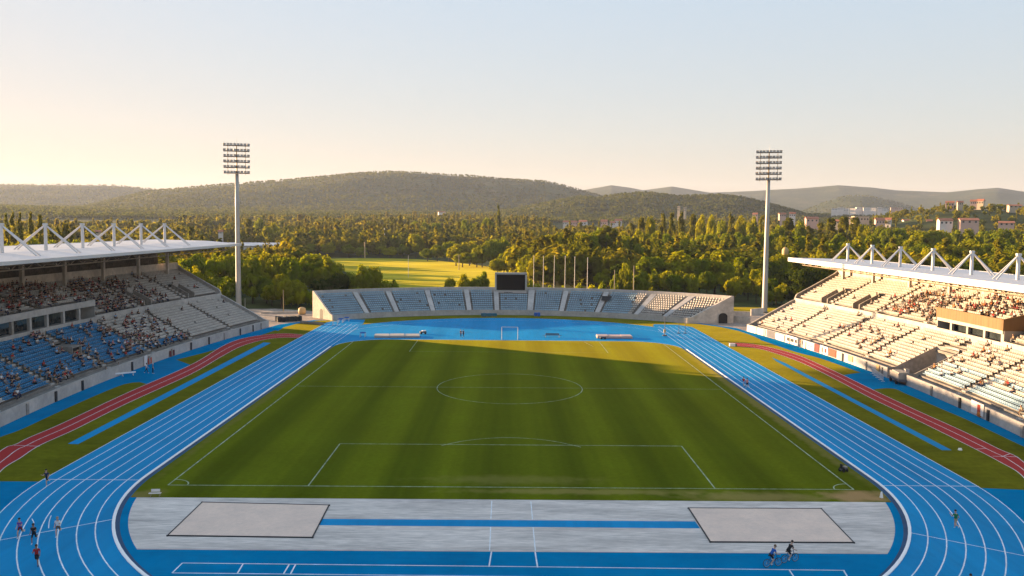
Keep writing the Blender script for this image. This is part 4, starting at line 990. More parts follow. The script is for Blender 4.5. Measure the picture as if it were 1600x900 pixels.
# mower at the right touchline
x, y = G(1318, 737); r = tag(empty('lawn_mower', (x, y, .02), 0.5), 'dark grey ride-on mower parked at the right edge of the pitch', 'mower')
mb = MB(); mb.box((0,0,.42), (1.25,.75,.32), 'boardd'); mb.box((.35,0,.66), (.55,.6,.26), 'concd'); mb.box((-.4,0,.62), (.5,.6,.16), 'tarp'); mb.build('body', r)
for a, rr_ in ((-.42, .3), (.42, .22)):
    for b in (-.42, .42):
        w = MB(); w.tube((a, b-.09, rr_), (a, b+.09, rr_), rr_, rr_, 'rubber', 14); w.build('wheel', r)
mb = MB(); mb.tube((.05,0,.6), (-.1,0,1.0), .025, .025, 'truss', 6); mb.ring((-.11,0,1.0), (-.4,0,1), .17, .02, 'rubber', 16, 6); mb.build('steering_wheel', r); r.scale = (.62, .62, .7)
mb = MB(); mb.box((-.62,0,.95), (.08,.5,.55), 'tarp'); mb.build('backrest', r)
x, y = G(1377, 778); r = tag(empty('lane_marker', (x, y, .02), 0.4), 'small white lane marker board by the kerb at the right corner', 'marker')
mb = MB(); mb.hexa([(-.14,-.2,0),(.14,-.2,0),(.14,.2,0),(-.14,.2,0),(-.12,-.03,.75),(.12,-.03,.75),(.12,.03,.75),(-.12,.03,.75)], 'kerb'); mb.build('board', r); r.scale = (.7, .7, .8)
x, y = G(1500, 703.5); r = tag(empty('marker_block', (x, y, .012)), 'small white block on the grass at the end of the right runway', 'marker')
mb = MB(); mb.hexa([(-.2,-.15,0),(.2,-.15,0),(.2,.15,0),(-.2,.15,0),(-.15,-.1,.24),(.15,-.1,.24),(.15,.1,.24),(-.15,.1,.24)], 'kerb'); mb.build('block', r)
x, y = G(1144, 541); r = tag(empty('marker_block', (x, y, .02)), 'dark ended white block where the red lanes join the far right straight', 'marker')
mb = MB(); mb.box((0,0,.3), (1.2,.6,.6), 'kerb'); mb.box((.8,0,.25), (.4,.5,.5), 'boardd'); mb.build('block', r)
x, y = G(1531, 652); r = tag(empty('exercise_ball', (x, y, 0)), 'orange ball lying on the blue strip by the right wall', 'ball')
bm = bmesh.new(); bmesh.ops.create_uvsphere(bm, u_segments=18, v_segments=10, radius=.42); bmesh.ops.translate(bm, vec=(0,0,.42), verts=bm.verts); me = bpy.data.meshes.new('shell'); bm.to_mesh(me); bm.free(); me.materials.append(M_['orange']); o = bpy.data.objects.new('shell', me); COL.objects.link(o); o.parent = r
mb = MB(); mb.ring((0,0,.42), (0,0.3,1), .418, .012, 'boardt', 24, 5); mb.build('seam', r)
# white pole on trestles and gear by the left wall
a, b = Vector((*G(171, 590), 0)), Vector((*G(212, 586), 0)); c = (a+b)/2; r = tag(empty('hurdle_rail', (c.x, c.y, 0), math.atan2(b.y-a.y, b.x-a.x)), 'long white rail on low trestles lying by the left wall', 'rail'); L = (b-a).length
mb = MB(); mb.box((0,0,.55), (L,.16,.22), 'kerb'); mb.build('beam', r)
for t in (-.4, 0, .4):
    q = MB(); q.tube((t*L,-.3,0), (t*L,0,.5), .04, .04, 'steelw', 6); q.tube((t*L,.3,0), (t*L,0,.5), .04, .04, 'steelw', 6); q.build('trestle', r)
x, y = G(210, 574.5); r = tag(empty('equipment_cart', (x, y, 0), 1.3), 'dark equipment cart with a white bag against the left wall', 'cart')
mb = MB(); mb.box((0,0,.7), (2.4,1.0,.7), 'tarp'); mb.box((.9,.1,1.2), (.6,.6,.4), 'boardw'); mb.build('body', r)
for a in (-.8, .8):
    w = MB(); w.tube((a,-.55,.28), (a,.55,.28), .28, .28, 'rubber', 12); w.build('wheel', r)
# goal frame on the head area
x0, x1 = G(784, 531)[0], G(809, 531)[0]; y = G(796, 531)[1]; r = tag(empty('goal_frame', ((x0+x1)/2, y, .012)), 'thin white goal frame standing on the blue head area', 'goal'); w = (x1-x0)/2
mb = MB()
for a in (-w, w): q = MB(); q.tube((a,0,0), (a,0,2.9), .065, .065, 'steelw', 8); q.tube((a,0,.05), (a,1.4,.05), .04, .04, 'steelw', 6); q.tube((a,1.4,.05), (a,0,1.9), .03, .03, 'steelw', 6); q.build('upright', r)
mb.tube((-w,0,2.9), (w,0,2.9), .055, .055, 'steelw', 8); mb.build('crossbar', r)
# high jump stands / pole on the right straight
x, y = G(1038.5, 525); r = tag(empty('vault_upright', (x, y, .012)), 'dark upright with an orange weight at the start of the right straight', 'upright')
mb = MB(); mb.tube((0,0,0), (0,0,4.6), .09, .07, 'boardd', 8); mb.build('post', r); mb = MB(); mb.box((0,0,.12), (1.0,.8,.24), 'boardd'); mb.box((0,0,1.2), (.5,.4,.7), 'boardt'); mb.build('base', r)
for px, lab in ((1060.5, 'slim dark upright second from the orange weighted one'), (1070.5, 'slim dark upright farthest right on the far straight')):
    x, y = G(px, 521); r = tag(empty('vault_upright', (x, y, .012)), lab, 'upright'); mb = MB(); mb.tube((0,0,0), (0,0,3.6), .06, .05, 'boardd', 8); mb.build('post', r); mb = MB(); mb.box((0,0,.06), (.8,.6,.12), 'boardd'); mb.build('base', r)
# low masonry walls by the yards
def lowwall(pts, h, label, mt='stone', w=.35):
    P = [Vector((*G(*p), 0)) for p in pts]; c = sum(P, Vector())/len(P)
    mb = MB()
    for a, b in zip(P[:-1], P[1:]):
        d = (b-a).normalized(); n = Vector((-d.y, d.x, 0))*w/2; q = [a-n-c, b-n-c, b+n-c, a+n-c]; mb.hexa([tuple(v) for v in q]+[(v.x, v.y, h) for v in q], mt)
    o = mb.build('low_wall'); o.location = c; tag(o, label, 'wall')
lowwall([(1139,502),(1172,506)], 1.7, 'low rough plastered wall closing the gap between the terrace and the right grandstand')
lowwall([(1144,494),(1172,495)], 1.5, 'pale retaining wall behind the gap on the right')
lowwall([(1173,493),(1192,491)], 1.9, 'short cream retaining wall at the foot of the right floodlight')
lowwall([(470,505),(505,508)], .6, 'low kerb wall running to the left end of the terrace', 'conc', .5)
lowwall([(408,490),(478,489)], .5, 'low pink kerb wall along the back of the gravel yard', 'stone', .5)
x, y = G(472, 492); r = tag(empty('orange_tank', (x, y, 0)), 'round orange tank beside the left end wall of the terrace', 'tank'); mb = MB(); mb.lathe((0,0,0), [(.3,0),(.95,.3),(1.1,1.1),(.95,1.9),(.3,2.2),(0,2.22)], 'boardt', 16); mb.build('vessel', r, smooth=True); mb = MB(); mb.box((0,0,.1), (1.6,1.6,.2), 'concd'); mb.build('plinth', r)

# ------------------------------------------------------------------ people
def ik(a, b, l1, l2, hint):
    a, b = Vector(a), Vector(b); d = b-a; L = min(d.length, l1+l2-.005); dn = d.normalized()
    x = (l1*l1-l2*l2+L*L)/(2*L); h = math.sqrt(max(0, l1*l1-x*x)); hv = Vector(hint); hv = (hv-dn*hv.dot(dn)).normalized()
    return a+dn*x+hv*h, a+dn*L
def pose(kind, v=0.0):
    J = {}
    def torso(p0, lean, turn=0.0):
        u = Vector((0, math.sin(lean), math.cos(lean))); J['pelvis'] = p0; J['spine'] = p0+u*.20; J['chest'] = p0+u*.38; J['neckb'] = p0+u*.50
        h = Vector((0, math.sin(lean*.35), math.cos(lean*.35))); J['neck'] = J['neckb']+h*.09; J['jaw'] = J['neck']+h*.06+Vector((0,.018,0)); J['skull'] = J['jaw']+h*.09; J['crown'] = J['skull']+h*.07
        J['nose'] = J['jaw']+h*.055+Vector((0, .105, 0))
        for s, n in ((-1, 'L'), (1, 'R')): J['ear'+n] = J['jaw']+h*.05+Vector((s*.088, -.01, 0)); J['sh'+n] = p0+u*.455+Vector((s*.175, 0, 0)); J['hip'+n] = p0+Vector((s*.09, 0, -.05))
    dn = lambda t: Vector((0, math.sin(t), -math.cos(t)))
    if kind in ('run', 'walk', 'stand'):
        A = dict(run=(0.75, -0.45, 0.35, 1.25, 0.20), walk=(0.38, -0.35, 0.12, 0.35, 0.04), stand=(0.05, -0.05, 0.02, 0.06, 0.01))[kind]
        torso(Vector((0,0,1.0)), A[4])
        sg = 1 if v >= 0 else -1
        for s, n in ((-1, 'L'), (1, 'R')):
            fwd = (s*sg > 0); t = A[0] if fwd else A[1]; kf = A[2]+(.55 if kind == 'run' else 0)*(1 if fwd else 0) if fwd else A[3]
            k = J['hip'+n]+dn(t)*.43; an = k+dn(t-kf)*.42; J['knee'+n] = k; J['ank'+n] = an; ft = max(-1.2, min(.1, (t-kf)*.6)); J['toe'+n] = an+Vector((s*.02, .17*math.cos(ft), -.05+.17*math.sin(ft)))
            at_ = (-.6 if fwd else .55) if kind == 'run' else ((-.35 if fwd else .3) if kind == 'walk' else .06); el = {'run': 1.5, 'walk': .45, 'stand': .25}[kind]
            e = J['sh'+n]+dn(at_)*.28+Vector((s*.05, 0, 0)); w = e+dn(at_+el)*.25; J['elb'+n] = e; J['wr'+n] = w; J['hd'+n] = w+dn(at_+el+.1)*.085
    elif kind == 'sit':
        torso(Vector((0, -.05, .10)), .12+v*.35)
        for s, n in ((-1, 'L'), (1, 'R')):
            k = J['hip'+n]+Vector((s*.05, .42, .03)); J['knee'+n] = k; J['ank'+n] = k+Vector((0, .03, -.42)); J['toe'+n] = J['ank'+n]+Vector((s*.02, .17, -.04))
            e = J['sh'+n]+Vector((s*.06, .05, -.27)); w = e+Vector((-s*.05, .22, -.06+.1*v)); J['elb'+n] = e; J['wr'+n] = w; J['hd'+n] = w+Vector((-s*.02, .08, -.01))
    elif kind == 'ride':
        torso(Vector((0, -.12, 1.02)), .70)
        for s, n in ((-1, 'L'), (1, 'R')):
            hnd = Vector((s*.22, .47, 1.02)); e, w = ik(J['sh'+n], hnd-Vector((0,.05,-.02)), .28, .25, (s*.6, -.2, -.8)); J['elb'+n] = e; J['wr'+n] = w; J['hd'+n] = hnd+Vector((0,.03,0))
            ph = v+(PI if s > 0 else 0); ped = Vector((s*.11, .17*math.cos(ph), .29+.17*math.sin(ph)+.10)); k, a = ik(J['hip'+n], ped+Vector((0,-.06,.03)), .43, .43, (s*.1, 1, .3)); J['knee'+n] = k; J['ank'+n] = a; J['toe'+n] = a+Vector((0, .17, -.05))
    return J
RADI = dict(pelvis=(.135,.10), spine=(.125,.09), chest=(.155,.105), neckb=(.075,.065), neck=(.052,.052), jaw=(.075,.085), skull=(.082,.098), crown=(.055,.065), nose=(.013,.013), ear=(.018,.018), sh=(.062,.062), elb=(.043,.043), wr=(.028,.03), hd=(.04,.022), hip=(.095,.095), knee=(.06,.06), ank=(.04,.04), toe=(.038,.03))
BONES = [('pelvis','spine'),('spine','chest'),('chest','neckb'),('neckb','neck'),('neck','jaw'),('jaw','skull'),('skull','crown'),('jaw','nose')]
for n in 'LR': BONES += [('jaw','ear'+n),('chest','sh'+n),('sh'+n,'elb'+n),('elb'+n,'wr'+n),('wr'+n,'hd'+n),('pelvis','hip'+n),('hip'+n,'knee'+n),('knee'+n,'ank'+n),('ank'+n,'toe'+n)]
def body_mesh(J, fine=True, sleeve=.55, leg=.6, hide_hair=False):
    names = [n for n in J if fine or not (n.startswith('ear') or n == 'nose')]; idx = {n: i for i, n in enumerate(names)}; co = [J[n] for n in names]; rd = []
    for n in names: rd.append(RADI[n[:-1] if n[-1] in 'LR' and n[:-1] in RADI else n])
    ed = [(idx[a], idx[b]) for a, b in BONES if a in idx and b in idx]
    if fine:
        for n, s in (('L', -1), ('R', 1)):
            w, h = J['wr'+n], J['hd'+n]; d = (h-w).normalized(); side = Vector((0,0,1)).cross(d); side = side.normalized() if side.length > .1 else Vector((0,1,0)); up = d.cross(side)
            for q, ln in zip((-.028,-.010,.010,.028), (.060,.075,.070,.052)):
                p1 = h+d*.045+side*q; p2 = p1+d*ln*.55-up*.012; p3 = p2+d*ln*.45-up*.028
                b = len(co); co += [p1, p2, p3]; rd += [(.011,.011),(.010,.010),(.008,.008)]; ed += [(idx['hd'+n], b), (b, b+1), (b+1, b+2)]
            p1 = w+(h-w)*.5+side*.045*s; p2 = p1+d*.035+side*.022*s-up*.01; b = len(co); co += [p1, p2]; rd += [(.013,.013),(.010,.010)]; ed += [(idx['wr'+n], b), (b, b+1)]
    me = bpy.data.meshes.new('person'); me.from_pydata([tuple(c) for c in co], ed, []); o = bpy.data.objects.new('tmp', me); COL.objects.link(o)
    md = o.modifiers.new('s', 'SKIN'); md.use_smooth_shade = True
    for i, (a, b) in enumerate(rd): me.skin_vertices[0].data[i].radius = (a, b); me.skin_vertices[0].data[i].use_root = (i == 0)
    if fine: m2 = o.modifiers.new('d', 'SUBSURF'); m2.levels = 1
    dg = bpy.context.evaluated_depsgraph_get(); dg.update(); out = bpy.data.meshes.new_from_object(o.evaluated_get(dg)); bpy.data.objects.remove(o); bpy.data.meshes.remove(me)
    out.materials.clear(); seg = []
    for a, b in BONES:
        if a in J and b in J: seg.append((a, b, J[a], J[b]))
    out.materials.append(M_['skin'])
    for _ in range(4): out.materials.append(M_['black'])
    mi = []
    for p in out.polygons:
        c = p.center; best = None
        for a, b, u, w in seg:
            d = w-u; t = max(0, min(1, (c-u).dot(d)/max(1e-6, d.dot(d)))); q = (c-(u+d*t)).length
            if best is None or q < best[0]: best = (q, a, b, t)
        _, a, b, t = best; k = 0
        if a in ('pelvis','spine') or (a == 'chest' and b != 'neckb') or (a == 'chest' and t < .75): k = 1
        if a == 'pelvis' and (b == 'spine' and t < .35): k = 2
        if a == 'pelvis' and b.startswith('hip'): k = 2
        if a.startswith('sh') and t < sleeve: k = 1
        if a.startswith('hip') and t < leg/.6*.6: k = 2
        if a.startswith('knee') and leg > 1.0 : k = 2
        if a.startswith('ank') or (a.startswith('knee') and t > .93): k = 3
        if a in ('jaw','skull') and b in ('skull','crown'):
            rel = c-J['skull']
            if rel.z > .015 or (rel.y < -.02 and rel.z > -.09): k = 4
        mi.append(k)
    out.polygons.foreach_set('material_index', mi); out.polygons.foreach_set('use_smooth', [True]*len(mi)); out.update(); return out
def dress(o, skin, top, low, shoe, hair):
    for i, m in enumerate((skin, top, low, shoe, hair)): o.material_slots[i].link = 'OBJECT'; o.material_slots[i].material = M_[m]
def person(px, py, heading, kind, v, top, low, label, skin='skin', hair='hair', shoe='white', leg=.6, sleeve=.55, z=0.012, xyz=None, group=None, cap=None):
    J = pose(kind, v); me = body_mesh(J, True, sleeve, leg)
    zmin = min(q.co.z for q in me.vertices); x, y = G(px, py) if xyz is None else xyz[:2]
    o = bpy.data.objects.new('person', me); COL.objects.link(o); o.location = (x, y, (z-zmin) if kind != 'ride' else z); o.rotation_euler = (0, 0, heading-PI/2)
    dress(o, skin, top, low, shoe, hair); tag(o, label, 'person', group)
    mb = MB(); c = J['skull']+Vector((0, -.012, .022)); R = .108
    prof = [(R*math.cos(t)*(1.0), R*1.02*math.sin(t)) for t in np.linspace(-.25, PI/2, 7)]; mb.lathe(c, [(a*.93, b) for a, b in prof], cap or hair, 14)
    h = mb.build('cap' if cap else 'hair', o, smooth=True)
    return o
tang = lambda x, y: math.atan2(-(x), (y-YS))  # unused direction helper for the bend
S_ = -PI/2
person(32, 840, S_+.10, 'run', 1, 'purple', 'maroon', 'runner in purple and white top with dark shorts, leftmost of the bend group', 'skin')
person(58, 884, S_+.35, 'run', -1, 'red', 'black', 'runner in red and black top, nearest one of the group on the left bend', 'skind', shoe='black', leg=.9)
person(53.5, 849, S_+.2, 'run', 1, 'black', 'black', 'small runner in all black just behind the red topped runner', 'skind', leg=.9)
person(91, 838, S_+.25, 'run', 1, 'white', 'brown', 'runner in white top and tan cap beside a lane line on the left bend', 'skin', cap='tan')
person(74, 759, S_-.1, 'run', -1, 'navy', 'black', 'lone runner in navy top at the grass corner of the left bend', 'skin', leg=.7)
person(1493, 827, PI/2+.1, 'run', 1, 'green', 'tan', 'runner in green top and tan shorts on the right bend', 'skin')
person(1516, 934, PI/2-.2, 'run', 1, 'maroon', 'black', 'runner cut off by the bottom edge, only a dark head showing on the right bend', 'skind')
person(1162, 605, PI/2+.1, 'run', 1, 'red', 'lightblue', 'runner in bright red top and pale shorts on the right straight', 'skin')
person(1167.5, 607, PI/2+.1, 'run', -1, 'pink', 'black', 'runner in pink top and black shorts beside the red one on the straight', 'skin')
person(229, 583, .2, 'walk', 1, 'white', 'black', 'person in white top and black trousers walking by the left wall', 'skin', leg=1.2)
person(239, 584, .6, 'stand', 1, 'grey', 'black', 'person with pale hair in grey top standing by the left wall', 'skin', leg=1.2, hair='white')
person(166, 590, 0, 'stand', 1, 'brown', 'black', 'person in brown top at the near end of the white rail', 'skin', leg=1.2)
person(185.5, 583, 0, 'stand', -1, 'black', 'grey', 'person in dark top standing behind the white rail at the left wall', 'skin', leg=1.2)
person(720, 527, 1.0, 'stand', 1, 'black', 'navy', 'person in black standing alone on the blue head area', 'skin', leg=1.2)
person(724, 527, 2.0, 'walk', 1, 'navy', 'black', 'person in navy walking beside the one in black on the head area', 'skin', leg=1.2)
person(1345.5, 572, PI, 'stand', 1, 'tan', 'brown', 'person in tan clothes standing at the sunlit right wall', 'skin', leg=1.2)
person(1250.5, 543, PI, 'stand', -1, 'orange', 'tan', 'person in orange top by the white boards on the right wall', 'skin', leg=1.2)
person(1535, 650, PI, 'stand', 1, 'white', 'black', 'person in white top beside the orange ball on the blue strip', 'skin', leg=1.2)
# bicycles and riders
def bicycle(px, py, heading, label):
    x, y = G(px, py); r = tag(empty('bicycle', (x, y, .012), heading-PI/2), label, 'bicycle', 'bicycles of the two riders')
    rh, fh, bb, st, ht, hb = Vector((0,-.43,.335)), Vector((0,.60,.335)), Vector((0,.02,.29)), Vector((0,-.15,.86)), Vector((0,.40,.90)), Vector((0,.455,.70))
    mb = MB()
    for a, b, q in ((bb, st, .02), (st-Vector((0,0,.06)), ht, .02), (bb, hb, .024), (hb, ht, .024)): mb.tube(a, b, q, q, 'bikeblue', 8)
    for s in (-.05, .05): o = Vector((s,0,0)); mb.tube(bb, rh+o, .012, .012, 'bikeblue', 6); mb.tube(st-Vector((0,0,.08)), rh+o, .010, .010, 'bikeblue', 6); mb.tube(hb, fh+o, .014, .012, 'bikeblue', 6)
    mb.build('frame', r)
    for h in (rh, fh):
        w = MB(); w.ring(h, (1,0,0), .315, .022, 'rubber', 32, 8); wo = w.build('wheel', r, smooth=True)
        w = MB(); w.ring(h, (1,0,0), .288, .013, 'metal', 32, 6)
        w.build('rim', wo); w = MB()
        for k in range(14): t = 2*PI*k/14; w.tube(h, h+Vector((0, .285*math.cos(t), .285*math.sin(t))), .003, .003, 'metal', 4, cap=False)
        w.tube(h-Vector((.05,0,0)), h+Vector((.05,0,0)), .025, .025, 'metal', 8); w.build('spokes', wo)
    mb = MB(); mb.tube(ht, ht+Vector((0,.05,.09)), .016, .016, 'rubber', 6); mb.tube((-.26,.45,1.0), (.26,.45,1.0), .014, .014, 'rubber', 6)
    for s in (-1, 1): mb.tube((s*.22,.45,1.0), (s*.24,.52,1.0), .016, .016, 'rubber', 6)
    mb.build('handlebar', r)
    mb = MB(); mb.hexa([(-.07,-.30,.89),(.07,-.30,.89),(.02,-.02,.90),(-.02,-.02,.90),(-.075,-.30,.94),(.075,-.30,.94),(.025,-.02,.93),(-.025,-.02,.93)], 'rubber'); mb.tube(st, (0,-.17,.9), .014, .014, 'metal', 6); mb.build('saddle', r)
    mb = MB(); mb.ring(bb+Vector((.05,0,0)), (1,0,0), .09, .008, 'metal', 20, 5); mb.tube(bb+Vector((-.08,0,0)), bb+Vector((.08,0,0)), .02, .02, 'metal', 8)
    for s, a in ((1, PI+.9), (-1, .9)): e = bb+Vector((s*.08, .17*math.cos(a), .17*math.sin(a))); mb.tube(bb+Vector((s*.08,0,0)), e, .012, .012, 'metal', 6); mb.box(e+Vector((s*.06,0,0)), (.10,.09,.02), 'rubber')
    mb.build('crankset', r)
    return x, y
for px, py, hd, lb, lp, top, sk, cap, hair in ((1205.5, 886, rad(16), 'dark bicycle under the rider in blue, nearest the painted line', 'cyclist bent over the handlebar in navy and bright blue top with bare head', 'royal', 'skin', None, 'brown'),
                                           (1232.5, 879, rad(20), 'dark bicycle under the rider in black, ahead of the other one', 'cyclist in black clothes and black helmet riding ahead of the one in blue', 'black', 'skin', 'black', 'hair')):
    x, y = bicycle(px, py, hd, lb); person(0, 0, hd, 'ride', .9, top, 'black', lp, sk, hair=hair if hair in M_ else 'hair', shoe='white', leg=.75, sleeve=.5, z=.012, xyz=(x, y), cap=cap)

# spectators
SPM = [body_mesh(pose('sit', v), False, .8, 1.2) for v in (-.3, .25, .8)]
def weight(s):
    side, tier, Y, x, y, z, a, i = s
    if side < 0:
        if tier == 1:
            w = 1.0 if Y < 98 else max(0.03, 1-(Y-98)/12)
            if 98 < Y < 112 and i > 5: w = max(w, .25)
            return w*(0.9 if i < 11 else .35)
        if Y < 77: return 0.5 if min(abs(Y-c) for c in (36, 43, 58, 61, 75)) < 3.2 else (.30 if i < 4 else .10)
        if Y < 97: return 0.75 if (i < 6 or abs(Y-77-1.2*i) < 6) else .25
        return 0.008
    if tier == 1:
        if Y < 52: return .6
        w = 1.0 if Y < 86 else max(.02, 1-(Y-86)/12)
        return .62*w*(1.0 if 1 <= i <= 9 else .2)
    if 68 < Y < 100: return .14 if abs((Y-70)-2.2*i) < 8 else .05
    return .05 if Y < 57 else .02
def on_screen(s):
    v = np.array([s[3], s[4], s[5]])-CAMP; zc = v@AXF; return zc > 0 and 0 < 800+F_PX*(v@AXR)/zc < 1600
cand = [s for s in SEATS if on_screen(s)]
W_ = np.array([weight(s)*(0.25+1.5*max(0, float(vnoise(s[2]*1.0+s[0]*40, s[7]*1.1+s[1]*30, 3.2, 8))+.25)) for s in cand]); W_ = W_/W_.sum(); pick = RNG.choice(len(cand), 800, replace=False, p=W_)
pick = sorted(pick, key=lambda k: (cand[k][3]-CX)**2+(cand[k][4]-CY)**2)
colL = ['black']*6+['navy']*3+['maroon']*2+['red']*2+['white']*4+['grey']*3+['brown']*2+['lightblue']+['olive']+['pink']
colR = ['brown']*4+['maroon']*3+['orange']*2+['black']*4+['white']*3+['tan']*3+['red']*2+['navy']*2+['grey']*2
NIND = 272; cV, cF, cM = [], [], []; cmats = ['skin','hair','black','navy','maroon','red','white','grey','brown','lightblue','olive','pink','orange','tan']
base = []
for me in SPM:
    v = np.zeros(len(me.vertices)*3); me.vertices.foreach_get('co', v); base.append((v.reshape(-1, 3), [list(p.vertices) for p in me.polygons], [p.material_index for p in me.polygons]))
cmesh = MB()
# largest in view first: spread individuals over every block so each block keeps whole rows of them
for n, k in enumerate(pick):
    side, tier, Y, x, y, z, a, i = cand[k]; top = random.choice(colL if side < 0 else colR); low_ = random.choice(['black','navy','grey','brown']); v = random.randrange(3)
    rz = a-PI/2+random.uniform(-.35, .35)
    if n < NIND:
        o = bpy.data.objects.new('person', SPM[v]); COL.objects.link(o); o.location = (x, y, z); o.rotation_euler = (0, 0, rz); o.scale = (1.0,)*3
        dress(o, 'skin' if random.random() < .8 else 'skind', top, low_, 'black', random.choice(['hair','hair','hair','brown','white','red']))
        zone = 'at its far end' if Y > 97 else ('in the middle' if Y > 77 else ('beside the lounge' if Y > 58 else 'near the camera'))
        tn = 'upper' if tier else 'lower'; sd = 'shaded left' if side < 0 else 'sunlit right'
        tag(o, f'seated spectator in {top} top, {tn} tier of the {sd} grandstand, {zone}', 'person', f'spectators in {top}, {tn} tier of the {sd} grandstand {zone}')
    else:
        bv, bf, bm_ = base[v]; c, s = math.cos(rz), math.sin(rz); q = np.stack([bv[:, 0]*c-bv[:, 1]*s+x, bv[:, 0]*s+bv[:, 1]*c+y, bv[:, 2]+z], 1); b = len(cmesh.v); cmesh.v += [tuple(t) for t in q]
        mm = [cmesh.mi(t) for t in ('skin', top, low_, 'black', 'hair')]
        for f, m in zip(bf, bm_): cmesh.f.append([b+t for t in f]); cmesh.m.append(mm[m])
o = cmesh.build('crowd', smooth=True); tag(o, 'rest of the crowd seated in the two side grandstands', 'crowd', None, 'stuff')

# ------------------------------------------------------------------ trees
def crown_arrays(kind, seed, n, size):
    g = np.random.default_rng(seed)
    if kind == 'broad':
        nl = 30; c = g.normal(size=(nl, 3)); c /= np.linalg.norm(c, axis=1)[:, None]; c *= (0.35+0.45*g.random((nl, 1))**.6); c[:, 2] *= .95; lr = g.uniform(.22, .40, nl); half = np.array([5.6, 5.6, 5.4]); mid = 7.4
        c[:, 2] = np.where(c[:, 2] < -.5, -.5-(c[:, 2]+.5)*.3, c[:, 2])
    elif kind == 'poplar':
        nl = 34; t = g.uniform(-.92, .92, nl); rr = .55*np.sqrt(1-t*t)*g.uniform(.3, 1, nl); a = g.uniform(0, 2*PI, nl); c = np.stack([rr*np.cos(a), rr*np.sin(a), t], 1); lr = g.uniform(.20, .34, nl)*(.55+.45*np.sqrt(1-t*t)); half = np.array([2.7, 2.7, 10.0]); mid = 11.4
    elif kind == 'wide':
        nl = 32; c = g.normal(size=(nl, 3)); c /= np.linalg.norm(c, axis=1)[:, None]; c *= (0.45+0.4*g.random((nl, 1))); lr = g.uniform(.20, .34, nl); half = np.array([7.0, 6.6, 4.6]); mid = 6.6
    else:
        nl = 16; c = g.normal(size=(nl, 3)); c /= np.linalg.norm(c, axis=1)[:, None]; c *= .6*g.random((nl, 1))**.4; c[:, 2] = np.abs(c[:, 2])*.9-.3; lr = g.uniform(.25, .45, nl); half = np.array([2.4, 2.4, 2.0]); mid = 1.7
    k = g.choice(nl, n, p=lr**2/np.sum(lr**2)); d = g.normal(size=(n, 3)); d /= np.linalg.norm(d, axis=1)[:, None]
    sq = np.array([1, 1, 1.0]) if kind != 'poplar' else np.array([1, 1, .55])
    p = c[k]+d*lr[k][:, None]*sq*(g.random((n, 1))**.35)*g.uniform(.85, 1.12, (n, 1))
    p = p*half+np.array([0, 0, mid])
    cd = (p-np.array([0, 0, mid-.25*half[2]]))/half; cd /= np.linalg.norm(cd, axis=1)[:, None]+1e-6
    nr = d*.75+cd*.75+g.normal(size=(n, 3))*.34+np.array([0, 0, .15]); nr /= np.linalg.norm(nr, axis=1)[:, None]
    u = np.cross(nr, g.normal(size=(n, 3))); u /= np.linalg.norm(u, axis=1)[:, None]; w = np.cross(nr, u); sz = size*g.uniform(.6, 1.35, (n, 1))
    V = np.stack([p-u*sz*.5-w*sz*.36, p+u*sz*.5-w*sz*.36, p+u*sz*.42+w*sz*.42, p-u*sz*.42+w*sz*.42], 1)
    V[:, 1] -= nr*sz*.12; V[:, 3] -= nr*sz*.12
    return V.reshape(-1, 3)
def quads(n): return np.arange(4*n).reshape(n, 4)
def trunk_mesh(kind, seed):
    g = random.Random(seed); mb = MB(); H = {'broad': 7.5, 'poplar': 15, 'wide': 6.5, 'bush': 1.6}[kind]; r = {'broad': .32, 'poplar': .26, 'wide': .36, 'bush': .09}[kind]
    mb.tube((0,0,-.3), (0.1,0,H*.35), r*1.25, r*.85, 'bark', 9); mb.tube((.1,0,H*.35), (.05,.1,H), r*.85, r*.35, 'bark', 8)
    for i in range(6):
        a = g.uniform(0, 2*PI); t = g.uniform(.32, .8); L = H*g.uniform(.25, .45) if kind != 'poplar' else H*.13; mb.tube((.08,0,H*t), (L*math.cos(a), L*math.sin(a), H*t+L*.8), r*.45, r*.12, 'bark', 6)
    me = mb.build('trunk'); m = me.data; bpy.data.objects.remove(me); return m
KIND = {}
for kd, nn, sz, mt, nv in (('broad', 4200, .66, 'leaf', 5), ('poplar', 3300, .56, 'leafp', 4), ('wide', 4200, .70, 'leaf', 3), ('bush', 700, .5, 'leaf', 2), ('pine', 3800, .66, 'leafd', 2)):
    KIND[kd] = []
    for s in range(nv):
        k2 = 'broad' if kd == 'pine' else kd; V = crown_arrays(k2, 100+s*7+len(kd), nn, sz); o = np_mesh('crown', V, quads(nn), [mt]); m = o.data; bpy.data.objects.remove(o); KIND[kd].append((m, trunk_mesh(k2, s)))
KH = dict(broad=13.2, poplar=21.6, wide=11.3, bush=3.5, pine=13.2); KW = dict(broad=11.6, poplar=5.6, wide=14.2, bush=5.0, pine=11.6)
KN = dict(broad='broadleaf_tree', poplar='poplar_tree', wide='broadleaf_tree', bush='bush', pine='broadleaf_tree')
NTREE = 0
def tree(px, top, Y, kd, label, group, wpx=None, cat='tree'):
    global NTREE
    p = atY(px, top, Y); zg = float(height(p[0], Y)); h = max(1.2, p[2]-zg); sc = h/KH[kd]; sw = sc
    D = Y-CY
    if wpx: sw = (wpx*D/F_PX)/KW[kd]
    else: sw = min(max(sc, .7), 1.35)*random.uniform(.85, 1.15)
    cm, tm = random.choice(KIND[kd]); r = empty(KN[kd], (p[0], Y, zg), random.uniform(0, 6.28)); r.scale = (sw, sw, sc)
    c = bpy.data.objects.new('crown', cm); COL.objects.link(c); c.parent = r
    t = bpy.data.objects.new('trunk', tm); COL.objects.link(t); t.parent = r
    tag(r, label, 'bush' if kd == 'bush' else cat, group); NTREE += 1; return r
def jit(a): return random.uniform(-a, a)
